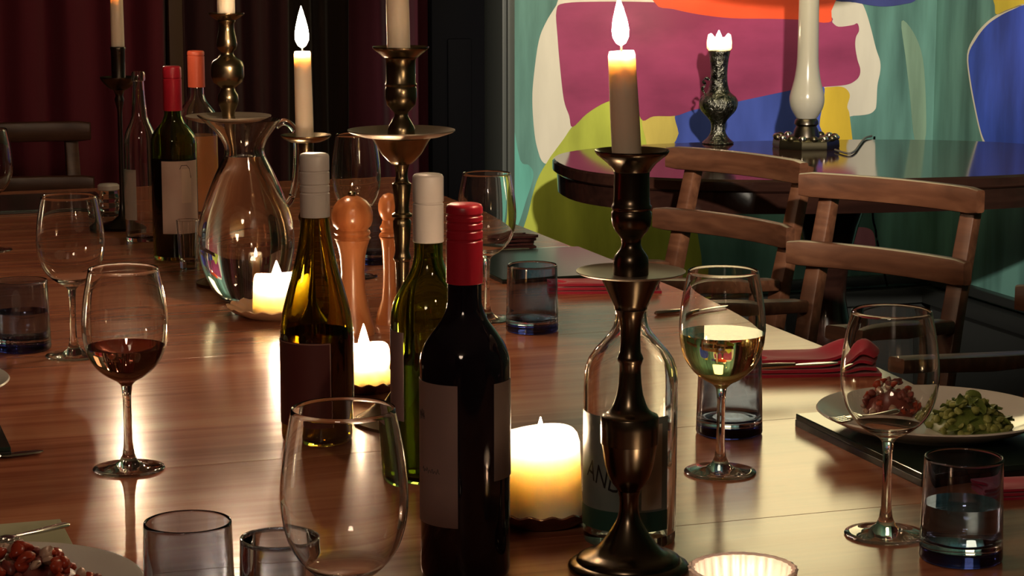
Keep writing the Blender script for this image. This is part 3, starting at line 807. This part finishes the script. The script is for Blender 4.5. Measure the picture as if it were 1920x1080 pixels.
b = NB(); lathe(b, liquid(po, 0.0022, lv, 0.0074), 56); obj('water', b, WATER, pit)
hp = px_profile(PX, PY, [(236, 60), (228, 76), (240, 92), (262, 98), (300, 98), (340, 94), (372, 86), (385, 77)])
b = NB(); tube(b, [(v.x, 0, v.y) for v in spline(hp, 4)], [0.0052]*29, 12); obj('handle', b, GLASS, pit)

# ------------------------------------------------------------------ wine glasses
def glass_profile(h=0.204, k=1.0):
    f = h/0.204
    out = [(0.0350, 0.0), (0.0360, 0.0010), (0.0355, 0.0020), (0.030, 0.0024), (0.022, 0.0033), (0.014, 0.0055), (0.0085, 0.0098), (0.0060, 0.0160), (0.0044, 0.0270), (0.0040, 0.0500), (0.0041, 0.0750), (0.0055, 0.0860)]
    bowl = [(0.0055, 0.0860), (0.0100, 0.0905), (0.0190, 0.0955), (0.0290, 0.1040), (0.0365, 0.1150), (0.0410, 0.1290), (0.0427, 0.1440), (0.0422, 0.1580), (0.0402, 0.1750), (0.0370, 0.1920), (0.0345, 0.2040)]
    sp = [(v.x, v.y) for v in spline(bowl, 3)]
    o = out[:-1]+sp
    inn = [(r-0.0010, z) for r, z in sp if z > 0.099][::-1]
    full = [(0, 0)]+o+[(inn[0][0]+0.0005, 0.2044)]+inn+[(0.012, 0.0955), (0, 0.0945)]
    s = lambda L: [(r*k, z*f) for r, z in L]
    return s(full), s(sp), f, k
GM = {}
def wine_glass(label, p, h=0.204, k=1.0, wine=None):
    key = (h, k)
    if key not in GM:
        full, sp, f, kk = glass_profile(h, k)
        b = NB(); lathe(b, full, 56); GM[key] = (mesh('glass', b, GLASS, 60), sp, f)
    me, sp, f = GM[key]
    t = thing('wine_glass', label, 'glass', p+Vector((0, 0, 0.0003)), 0, 'wine glasses')
    link('glass', me, t)
    if wine:
        lev, m = wine
        L = [(r-0.0008*k, z) for r, z in sp if 0.099*f < z < lev]
        b = NB(); lathe(b, [(0, 0.0943*f), (0.012*k, 0.0953*f)]+L+[(L[-1][0], lev), (0, lev)], 56)
        obj('wine', b, m, t, angle=50)
    return t
wine_glass('empty wine glass left of the thin stemmed glass with dark wine, in the left middle', at(139, 668))
wine_glass('wine glass with a little dark wine, standing alone in front on the left', at(242, 880), wine=(0.126, DARKW))
wine_glass('large empty wine glass cut off by the bottom edge, nearest to the camera', at(651, 1345), 0.218, 1.02)
wine_glass('empty wine glass behind the pepper mill', at(670, 520), 0.222, 0.88)
wine_glass('empty wine glass in front of the grey door trim, right of the red capped bottle', at(913, 600), 0.204, 0.95)
wine_glass('wine glass half full of white wine, right of the bronze candlestick', at(1350, 886), wine=(0.142, WHITEW))
wine_glass('empty wine glass in front of the plate with green salad', at(1660, 1003), k=1.02)
wine_glass('wine glass cut off by the left edge of the picture', at(-18, 470))

# ------------------------------------------------------------------ tumblers
TMP = {}
def tumbler(label, p, k=1.0, water=False, g=None):
    t = thing('tumbler', label, 'tumbler', p, 0, 'smoky blue tumblers')
    r0, r1, h = 0.0358*k, 0.0335*k, 0.0905*k
    key = (k, g)
    if key not in TMP:
        rr = lambda z: r0+(r1-r0)*z/h
        b = NB(); lathe(b, [(0, 0), (r0-0.0045, 0), (r0-0.003, 0), (r0-0.0012, 0.0008), (r0-0.0003, 0.0022), (r0, 0.004), (rr(0.006), 0.006), (rr(0.0110), 0.0110), (rr(0.0125), 0.0125), (rr(0.0125)-0.001, 0.0125), (0, 0.0125)], 64)
        m1 = mesh('base', b, COBALT, 50)
        zs = [0.0127, 0.0135, 0.02, 0.05, 0.08, h-0.003, h-0.0013]
        out = [(rr(z), z) for z in zs]
        inn = [(rr(z)-0.0020, z) for z in (h-0.0013, h-0.003, 0.08, 0.05, 0.024)]
        bot = [(rr(0.02)-0.0026, 0.0205), (rr(0.018)-0.0040, 0.0178), (rr(0.017)-0.0065, 0.0165), (rr(0.017)-0.010, 0.0160), (0, 0.016)]
        b = NB(); lathe(b, [(0, 0.0127), (rr(0.0127)-0.001, 0.0127)]+out+[(r1-0.0004, h-0.0003), (r1-0.0010, h), (r1-0.0016, h-0.0003)]+inn+bot, 64)
        m2 = mesh('wall', b, g or TUMB, 60)
        wl = [(0, 0.0161)]+[(r-0.0001 if r > 0.02 else r, z+0.0001) for r, z in bot[::-1][1:]]+[(rr(z)-0.0019, z) for z in (0.024, 0.04, 0.0490, 0.05)]
        b = NB(); lathe(b, wl+[(rr(0.05)-0.004, 0.05), (0, 0.05)], 64)
        TMP[key] = (m1, m2, mesh('water', b, WATER, 40))
    m1, m2, m3 = TMP[key]
    link('base', m1, t); link('wall', m2, t)
    if water: link('water', m3, t)
    return t
tumbler('dark blue tumbler at the right edge in front of the green place mat', at(1801, 1047), 1.0, True)
tumbler('dark blue tumbler at the left edge beside the empty wine glass', at(44, 655), 1.0, True)
tumbler('dark tumbler on the table in front of the far green place mat', at(998, 620))
tumbler('dark tumbler behind the glass of white wine', at(1367, 812))
tumbler('smoky blue tumbler at the bottom left, front one of the two', at(357, 1190), g=TUMB2)
tumbler('smoky blue tumbler behind the large nearest wine glass at the bottom', at(526, 1196), 0.88, g=TUMB2)
tumbler('dark tumbler far back between the two wooden mills', at(700, 492))
# shot glass
p = at(354, 504)
b = NB(); lathe(b, [(0, 0), (0.0125, 0), (0.0135, 0.001), (0.0150, 0.02), (0.0185, 0.078), (0.0182, 0.0785), (0.0170, 0.078), (0.0132, 0.016), (0.010, 0.012), (0, 0.0115)], 10)
o = obj('shot_glass', b, GLASS, None, p, angle=20); tag(o, 'small faceted clear shot glass in front of the far red capped bottle', 'glass')
# cut glass shaker with a pale lid, far left
p = at(205, 404)
t = thing('cut_glass_shaker', 'small cut glass shaker with a pale lid, left of the empty clear bottle', 'shaker', p)
b = NB(); lathe(b, [(0, 0), (0.017, 0), (0.020, 0.004), (0.017, 0.010), (0.021, 0.018), (0.018, 0.026), (0.021, 0.034), (0.017, 0.042), (0.016, 0.048), (0, 0.048)], 9); obj('shaker_body', b, GLASS, t, angle=5)
b = NB(); lathe(b, [(0, 0.0482), (0.019, 0.0482), (0.0205, 0.050), (0.0205, 0.057), (0.017, 0.060), (0, 0.061)], 24); obj('lid', b, CERAM, t)

# ------------------------------------------------------------------ pepper mills
MX, MY = 663, 626
p = at(MX, MY)
t = thing('pepper_mill', 'tall turned wooden pepper mill in the middle of the table', 'mill', p)
q = px_profile(MX, MY, [(626, 0), (626, 40), (620, 41), (612, 40), (600, 36), (575, 29), (545, 24), (510, 22), (480, 24), (462, 28), (450, 32), (449, 32), (449, 0)])
b = NB(); lathe(b, [(r, max(z, 0)) for r, z in q], 40); obj('body', b, MILLW, t)
q = px_profile(MX, MY, [(448.6, 0), (448.6, 33), (446, 35), (443, 33), (441, 31), (439, 33), (436, 34.5), (432, 33), (430, 30), (427, 31), (422, 36), (412, 39), (398, 39), (386, 35), (376, 27), (370, 17), (367, 10), (367, 0)])
b = NB(); lathe(b, q, 40); obj('head', b, MILLW, t)
q = px_profile(MX, MY, [(366.6, 0), (366.6, 6), (364, 8), (360, 7), (358, 4), (357, 0)])
b = NB(); lathe(b, q, 24); obj('finial', b, BRASS, t)
MX, MY = 731, 606
p = at(MX, MY)
t = thing('salt_mill', 'slender wooden mill half hidden behind the brass candlestick stem', 'mill', p)
q = px_profile(MX, MY, [(606, 0), (606, 27), (600, 27), (585, 23), (560, 15), (530, 12), (500, 12), (470, 13), (450, 16), (444, 19), (443, 0)])
b = NB(); lathe(b, [(r, max(z, 0)) for r, z in q], 32); obj('body', b, MILLW, t)
q = px_profile(MX, MY, [(442.6, 0), (442.6, 19), (438, 18), (434, 14), (430, 17), (426, 18), (420, 14), (412, 12), (404, 17), (394, 20), (382, 20), (372, 17), (364, 10), (361, 0)])
b = NB(); lathe(b, q, 32); obj('head', b, MILLW, t)

# ------------------------------------------------------------------ place mats, plates, food
def place_mat(label, c0, c1, s0, s1, th=0.010):
    t = thing('place_mat', label, 'place mat', W(c0, s0, TZ), YAW, 'dark green place mats')
    b = NB(); box(b, 0, c1-c0, 0, s1-s0, 0, th*0.55, 0.0008); obj('backing', b, MATE, t, angle=5)
    b = NB(); box(b, 0.0004, c1-c0-0.0004, 0.0004, s1-s0-0.0004, th*0.56, th, 0.001); obj('top_sheet', b, MATG, t, angle=5)
    return t
place_mat('dark green place mat under the plate of salad on the right', 1.040, 1.272, 1.832, 2.110, 0.014)
c, s = cs(at(1063, 470)); c2, s2 = cs(at(1045, 527))
place_mat('far green place mat at the right edge of the table, behind the dark tumbler', 1.04, 1.272, s2, s-0.002, 0.007)
c, s = cs(at(22, 856))
place_mat('green place mat cut off by the left edge in the middle', c-0.235, c, s, s+0.28)
c, s = cs(at(115, 985))
pm_ = thing('paper_mat', 'pale green paper mat under the plate of tomato salad at the bottom left', 'place mat', W(c-0.235, s-0.28, TZ), YAW)
for k_ in range(2):
    b = NB(); box(b, 0.004*k_, 0.235-0.001*k_, 0.004*k_, 0.28-0.002*k_, 0.0035*k_, 0.0035*k_+0.0033, 0.0008); obj('paper_layer', b, mat('pale_green_paper', (0.44, 0.44, 0.28), 0.7), pm_, angle=5)
c, s = cs(at(215, 394)); 
place_mat('dark place mat at the far left end of the table', c-0.37, c, s, s+0.255, 0.007)
def plate(label, p, r=0.122):
    q = [(0, 0), (r*0.60, 0), (r*0.62, 0.0035), (r*0.80, 0.0085), (r*0.985, 0.0195), (r, 0.0212), (r*0.99, 0.0228), (r*0.95, 0.0218), (r*0.80, 0.0125), (r*0.68, 0.0072), (r*0.60, 0.0055), (0, 0.005)]
    b = NB(); lathe(b, q, 72)
    return tag(obj('plate', b, CERAM, None, p, angle=60), label, 'plate', 'white plates')
PR = at(1748, 806, TZ+0.0141); plate('white plate of green and red salad on the right place mat', PR)
c, s = cs(at(115, 985)); PL = at(-22, 1148, TZ+0.0072); plate('white plate of tomato salad at the bottom left corner', PL)
PM = at(-188, 752, TZ+0.010); plate('white plate of which only the rim shows at the left edge', PM)
def chunk(seed, fl=0.6):
    rnd = random.Random(seed); b = NB()
    bmesh.ops.create_icosphere(b, subdivisions=2, radius=1)
    o = [Vector((rnd.uniform(-1, 1), rnd.uniform(-1, 1), rnd.uniform(-1, 1))).normalized() for _ in range(6)]
    for v in b.verts:
        k = 1.0
        for d in o: k -= 0.62*max(0, v.co.dot(d)-0.45)
        v.co = Vector((v.co.x, v.co.y*0.8, v.co.z*fl))*k
    return b
def leaf(seed):
    rnd = random.Random(seed); b = NB(); g = []
    cu = rnd.uniform(0.3, 0.9); tw = rnd.uniform(-0.6, 0.6)
    for i in range(7):
        f = i/6; wd = 0.55*math.sin(PI*min(0.97, 0.12+f*0.86))**0.7; row = []
        for j in range(5):
            v = (j/4-0.5)*2
            row.append(b.verts.new((f*2-1, v*wd+tw*f*0.3, cu*(1-(f*2-1)**2)*0.5+0.25*v*v*wd+0.08*math.sin(9*f+5*v+seed))))
        g.append(row)
    for i in range(6):
        for j in range(4): b.faces.new((g[i][j], g[i+1][j], g[i+1][j+1], g[i][j+1]))
    r = bmesh.ops.extrude_face_region(b, geom=b.faces[:])
    for v in r['geom']:
        if isinstance(v, bmesh.types.BMVert): v.co.z -= 0.06
    return b
AVO = mat('avocado_green', (0.36, 0.36, 0.10), 0.4, noise=((60, 60, 60), (0.20, 0.24, 0.06), 0.35, 0.65))
LEAFG = mat('salad_leaf', (0.10, 0.16, 0.025), 0.4, noise=((50, 50, 50), (0.22, 0.25, 0.07), 0.4, 0.7))
TOM = mat('tomato', (0.42, 0.055, 0.02), 0.25, noise=((60, 60, 60), (0.30, 0.03, 0.015), 0.4, 0.6))
BEET = mat('red_salad', (0.24, 0.055, 0.04), 0.35, noise=((60, 60, 60), (0.15, 0.03, 0.03), 0.4, 0.6))
ONION = mat('pale_onion', (0.42, 0.27, 0.20), 0.35)
CHM = {m.name: [mesh('chunk', chunk(i), m, 60) for i in range(4)] for m in (AVO, TOM, BEET, ONION)}
LFM = [mesh('salad_leaf', leaf(i), LEAFG, 70) for i in range(4)]
def heap(label, name, cat, base, rx, ry, h, kinds, n, size, seed):
    t = thing(name, label, cat, base)
    rnd = random.Random(seed)
    for i in range(n):
        a = rnd.uniform(0, 2*PI); q = math.sqrt(rnd.random())
        x, y = rx*q*math.cos(a), ry*q*math.sin(a)
        top = h*(1-q**2.2)
        sz = size*rnd.uniform(0.75, 1.25)
        z = sz*0.75+max(0, top-sz)*rnd.choice((0.55, 0.8, 1.0, 1.0)) 
        nm, w_ = kinds[i % len(kinds)]
        me = rnd.choice(LFM) if nm == 'leaf' else rnd.choice(CHM[nm])
        o = link('salad_leaf' if nm == 'leaf' else w_, me, t, (x, y, z), (rnd.uniform(-0.7, 0.7), rnd.uniform(-0.7, 0.7), rnd.uniform(0, 6.3)))
        f = 1.5 if nm == 'leaf' else 1.0
        o.scale = (sz*f, sz*f, sz*f)
    b = NB(); lathe(b, [(0, 0.0), (0.93, 0.0), (0.86, 0.25), (0.6, 0.6), (0.3, 0.78), (0, 0.84)], 28, mod=lambda r, z, th: (r*(1+0.07*math.sin(5*th)), z))
    o = obj('salad_bed', b, LEAFG if kinds[0][0] in ('avocado_green', 'leaf') else BEET, t); o.scale = (rx, ry, h*0.8)
    return t
GP = at(1818, 806, TZ+0.0195); heap('heap of chopped green salad on the right plate', 'green_salad', 'salad', GP, 0.042, 0.046, 0.036, [('avocado_green', 'avocado_chunk'), ('avocado_green', 'avocado_chunk'), ('avocado_green', 'avocado_chunk'), ('leaf', '')], 110, 0.0072, 3)
RP = at(1668, 770, TZ+0.0195); heap('heap of red tomato salad behind the empty wine glass on the right plate', 'red_salad', 'salad', RP, 0.040, 0.042, 0.036, [('red_salad', 'tomato_chunk'), ('tomato', 'tomato_chunk'), ('red_salad', 'tomato_chunk'), ('red_salad', 'tomato_chunk'), ('pale_onion', 'onion_piece')], 80, 0.0068, 4)
TP = at(36, 1124, TZ+0.0128); heap('heap of chopped tomato salad on the bottom left plate', 'tomato_salad', 'salad', TP, 0.066, 0.058, 0.044, [('tomato', 'tomato_chunk'), ('red_salad', 'tomato_chunk'), ('tomato', 'tomato_chunk'), ('pale_onion', 'onion_piece')], 95, 0.009, 5)
LP2 = at(-78, 1100, TZ+0.0128); heap('green leaves beside the tomato salad at the bottom left', 'salad_leaves', 'salad', LP2, 0.03, 0.03, 0.025, [('leaf', '')], 22, 0.009, 6)

# ------------------------------------------------------------------ napkins
def napkin(label, p, rotz, lx, ly, layers=3, peak=0.0, seed=0, m=None, th=0.004):
    t = thing('napkin', label, 'napkin', p, rotz, 'cloth napkins')
    for k in range(layers):
        b = NB(); nx, ny = 22, 10; g = []
        sh = 1-0.05*k
        for i in range(nx+1):
            row = []
            for j in range(ny+1):
                u, v = i/nx-0.5, j/ny-0.5
                e = min(0.5-abs(u), 0.5-abs(v))
                pk = peak*math.exp(-((u-0.36)/0.16)**2)*(0.35+0.65*math.exp(-((v-0.1*math.sin(seed+k))/0.32)**2))*(k+0.4)/layers
                z = k*th+th*0.5+th*0.35*math.sin(7*u+seed+k)*math.cos(5*v+k)*(k > 0)*min(1, e*8)+pk
                row.append(b.verts.new((u*lx*sh+0.004*k*math.sin(v*6+k), v*ly*sh, z)))
            g.append(row)
        for i in range(nx):
            for j in range(ny): b.faces.new((g[i][j], g[i+1][j], g[i+1][j+1], g[i][j+1]))
        r = bmesh.ops.extrude_face_region(b, geom=b.faces[:])
        for v in r['geom']:
            if isinstance(v, bmesh.types.BMVert): v.co.z -= th*0.62
        zmin = min(v.co.z for v in b.verts)
        if k == 0:
            for v in b.verts: v.co.z -= zmin
        obj('fold', b, m or CRIMSON, t, angle=70)
    return t
napkin('crimson folded napkin with a raised end, left of the right plate', at(1518, 696), R(4), 0.158, 0.075, 4, 0.026, 1, th=0.006)
napkin('crimson napkin lying before the far green place mat', at(1140, 545), R(3), 0.155, 0.055, 3, 0.0, 2, th=0.006)
napkin('crimson napkin at the right edge beside the dark tumbler', at(1945, 922), R(10), 0.11, 0.05, 3, 0.006, 3)
napkin('small dark brown folded napkin at the far right corner of the table', at(962, 463), R(12), 0.070, 0.05, 4, 0.0, 4, mat('dark_brown_cloth', (0.055, 0.012, 0.012), 0.8), th=0.006)

# ------------------------------------------------------------------ cutlery
def knife(label, p, q, z=TZ, lift=0.0, name='table_knife'):
    a = Vector((p.x, p.y, z)); d = Vector((q.x-p.x, q.y-p.y, 0)); L = d.length
    t = thing(name, label, 'knife', a, math.atan2(d.y, d.x))
    b = NB(); tube(b, [(0, 0, 0.0035+lift), (L*0.03, 0, 0.0035+lift), (L*0.25, 0, 0.0035+lift), (L*0.46, 0, 0.0033+lift)], [0.002, 0.005, 0.0048, 0.0034], 10, flat=(1, 0.7)); obj('handle', b, STEEL, t)
    b = NB(); tube(b, [(L*0.46, 0, 0.003+lift), (L*0.52, 0, 0.003+lift), (L*0.75, 0.001, 0.003+lift), (L*0.93, 0.001, 0.003+lift), (L, 0.003, 0.003+lift)], [0.0034, 0.0075, 0.0085, 0.0075, 0.002], 10, flat=(1, 0.14)); obj('blade', b, STEEL, t)
    return t
def fork(label, p, q, z=TZ, z2=None):
    a = Vector((p.x, p.y, z)); d = Vector((q.x-p.x, q.y-p.y, (z2-z) if z2 else 0)); L = d.length
    t = thing('fork', label, 'fork', a)
    t.rotation_euler = (0, -math.asin(d.z/L), math.atan2(d.y, d.x))
    b = NB(); tube(b, [(0, 0, 0.003), (L*0.05, 0, 0.003), (L*0.4, 0, 0.003), (L*0.66, 0, 0.004)], [0.002, 0.0055, 0.0045, 0.0026], 10, flat=(1, 0.45)); obj('handle', b, STEEL, t)
    b = NB(); tube(b, [(L*0.64, 0, 0.004), (L*0.70, 0, 0.004), (L*0.78, 0, 0.003)], [0.0028, 0.009, 0.0115], 12, flat=(1, 0.15)); obj('neck', b, STEEL, t)
    for k in range(4):
        y = (k-1.5)*0.0058
        b = NB(); tube(b, [(L*0.77, y, 0.003), (L*0.9, y, 0.003), (L, y*0.9, 0.0055)], [0.0019, 0.0017, 0.0008], 6, flat=(1, 0.7)); obj('tine', b, STEEL, t)
    return t
knife('steel knife lying across the crimson napkin', at(1420, 692, TZ+0.026), at(1572, 684, TZ+0.026), TZ+0.0255)
knife('steel knife on the bare table beyond the glass of white wine', at(1228, 592), at(1368, 577))
knife('steel knife along the far edge of the far green place mat', at(925, 476), at(1068, 466), TZ+0.0002)
knife('steel knife beside the left place mat', at(-70, 868), at(82, 851))
fork('steel fork resting over the corner of the bottom left place mat', at(128, 972, TZ+0.030), at(-25, 1040, TZ+0.024), TZ+0.022, TZ+0.030)
fork('fork laid over the left rim of the right plate', at(1690, 770, TZ+0.046), at(1560, 793, TZ+0.036), TZ+0.044, TZ+0.0345)

# ------------------------------------------------------------------ cut glass votive at the bottom
VX, VY = 1391, 1180
p = at(VX, VY)
t = thing('votive_holder', 'pale cut glass votive holder with a lit candle at the bottom edge', 'candle holder', p)
VG = mat('frosted_cut_glass', (0.86, 0.74, 0.70), 0.35, trans=0.75, ior=1.4)
def cutm(r, z, th):
    k = 0.0011*(1 if z > 0.008 else 0)
    return r+k*math.sin(14*th+z*260)*math.sin(14*th-z*260), z
b = NB(); lathe(b, [(0, 0), (0.033, 0), (0.036, 0.002), (0.038, 0.012), (0.0395, 0.03), (0.041, 0.048), (0.0418, 0.0495), (0.040, 0.0505), (0.037, 0.049), (0.0355, 0.03), (0.034, 0.012), (0.031, 0.009), (0, 0.008)], 112, mod=cutm)
obj('holder_glass', b, VG, t)
t2 = thing('votive_candle', 'lit votive candle inside the cut glass holder', 'candle', (p.x, p.y, TZ+0.0085))
b = NB(); lathe(b, [(0, 0), (0.030, 0), (0.0315, 0.004), (0.0325, 0.020), (0.031, 0.022), (0.015, 0.020), (0, 0.020)], 36); obj('wax', b, PWAX, t2)
b = NB(); tube(b, [(0, 0, 0.019), (0, 0, 0.026)], 0.0008, 6); obj('wick', b, WICK, t2)
obj('flame', flame_bm(0.010, 0.0032), FLM, t2, (0, 0, 0.024))

# ------------------------------------------------------------------ things on the side table
# ornate vase with a melted candle
VX, VY = 1346, 269
p = at(VX, VY)
SILV = mat('dark_silver', (0.16, 0.16, 0.14), 0.28, metal=1, bump=((90, 90, 90), 1.0, 0.008), noise=((40, 40, 40), (0.045, 0.045, 0.04), 0.4, 0.6))
t = thing('vase', 'ornate dark silver vase with a dragon handle on the side table', 'vase', p)
q = px_profile(VX, VY, [(269, 0), (269, 28), (265, 28), (260, 22), (250, 15), (238, 13), (228, 15), (218, 23), (208, 32), (198, 36), (188, 36), (180, 31), (174, 23), (166, 19), (150, 16), (130, 16), (110, 18), (98, 20.5), (95, 21), (95, 16), (110, 0)])
b = NB(); lathe(b, [(r, max(z, 0)) for r, z in [(v.x, v.y) for v in spline(q, 2)]], 36); obj('vase_body', b, SILV, t)
h = px_profile(VX, VY, [(186, -24), (176, -26), (166, -31), (158, -25), (152, -30), (146, -24), (150, -17)])
b = NB(); tube(b, [(v.x, -0.006, v.y) for v in spline(h, 3)], [0.003+0.0016*math.sin(i*1.3) for i in range(19)], 8); obj('dragon_handle', b, SILV, t)
zc = hz(VX, VY, 94.5)+TZ
t2 = thing('candle_stub', 'melted glowing candle stub on top of the ornate vase', 'candle', (p.x, p.y, zc))
ml = lambda r, z, th: (r*(1+0.05*math.sin(4*th+1)), z+(0.010*max(0, math.sin(th*2+2.2)) if z > 0.02 else 0))
b = NB(); lathe(b, [(0, 0), (0.026, 0), (0.030, 0.006), (0.030, 0.02), (0.027, 0.030), (0.022, 0.032), (0.016, 0.022), (0, 0.018)], 32, mod=ml); obj('wax', b, PWAX, t2)
b = NB(); tube(b, [(0, 0, 0.017), (0, 0, 0.025)], 0.0012, 6); obj('wick', b, WICK, t2)
obj('flame', flame_bm(0.030, 0.008), FLM, t2, (-0.002, -0.004, 0.02))
# oil lamp
OX, OY = 1511, 276
p = at(OX, OY)
t = thing('oil_lamp', 'table lamp with a tall milky glass chimney and an ornate metal base', 'lamp', p, R(8))
q = px_profile(OX, OY, [(276, 0), (276, 62), (273, 63), (262, 62), (259, 60), (256, 54), (256, 0)])
b = NB(); lathe(b, [(r, max(z, 0)) for r, z in q], 8, a0=PI/8); obj('base', b, mat('dark_brass', (0.11, 0.095, 0.06), 0.35, metal=1), t)
q = px_profile(OX, OY, [(255.8, 0), (255.8, 26), (244, 23), (236, 19), (232, 23), (226, 22), (222, 19), (222, 0)])
b = NB(); lathe(b, q, 32); obj('collar', b, BLACKM, t)
rb, zb = px_profile(OX, OY, [(257, 55)])[0]
for k in range(16):
    a = 2*PI*k/16
    b = NB(); bmesh.ops.create_icosphere(b, subdivisions=2, radius=0.0105)
    for v in b.verts: v.co = Vector((v.co.x, v.co.y, v.co.z*0.75))
    obj('bead', b, STEEL if k % 2 else MATS['dark_brass'], t, (rb*math.cos(a), rb*math.sin(a), zb+0.001))
q = px_profile(OX, OY, [(221.5, 19), (214, 24), (204, 29.5), (192, 32.5), (180, 32.5), (166, 29), (150, 25), (132, 22), (110, 20), (70, 19.5), (20, 19), (-40, 19), (-90, 19)])
o = [(v.x, v.y) for v in spline(q, 2)]
b = NB(); lathe(b, o+[(r-0.0025, z) for r, z in reversed(o)]+[o[0]], 40)
obj('chimney', b, mat('milk_glass', (0.36, 0.335, 0.28), 0.2, sss=0.3, sssr=(1, 0.9, 0.7), scale=0.02), t)
pts = [at(1566, 284), at(1590, 291), at(1603, 286), at(1612, 274), at(1622, 262), at(1634, 258)]
pts = [Vector((v.x, v.y, TZ+0.004)) for v in pts]
b = NB(); tube(b, spline(pts, 4), 0.0028, 8)
o = obj('lamp_cable', b, mat('grey_cable', (0.10, 0.09, 0.08), 0.4)); tag(o, 'short grey cable curling on the side table beside the lamp base', 'cable')
w0 = to_wall(1632, 392, False)-A*0.012; w1 = to_wall(1638, 430, False)-A*0.012; w2 = to_wall(1641, 452, False)-A*0.012; w3 = to_wall(1644, 530, False)-A*0.06
b = NB(); tube(b, spline([w0+Vector((0, 0, 0.2)), w0, w1, w2, w3], 4), 0.0028, 8)
o = obj('hanging_cord', b, BLACKP); tag(o, 'black cord hanging down the teal wall under the side table', 'cord')
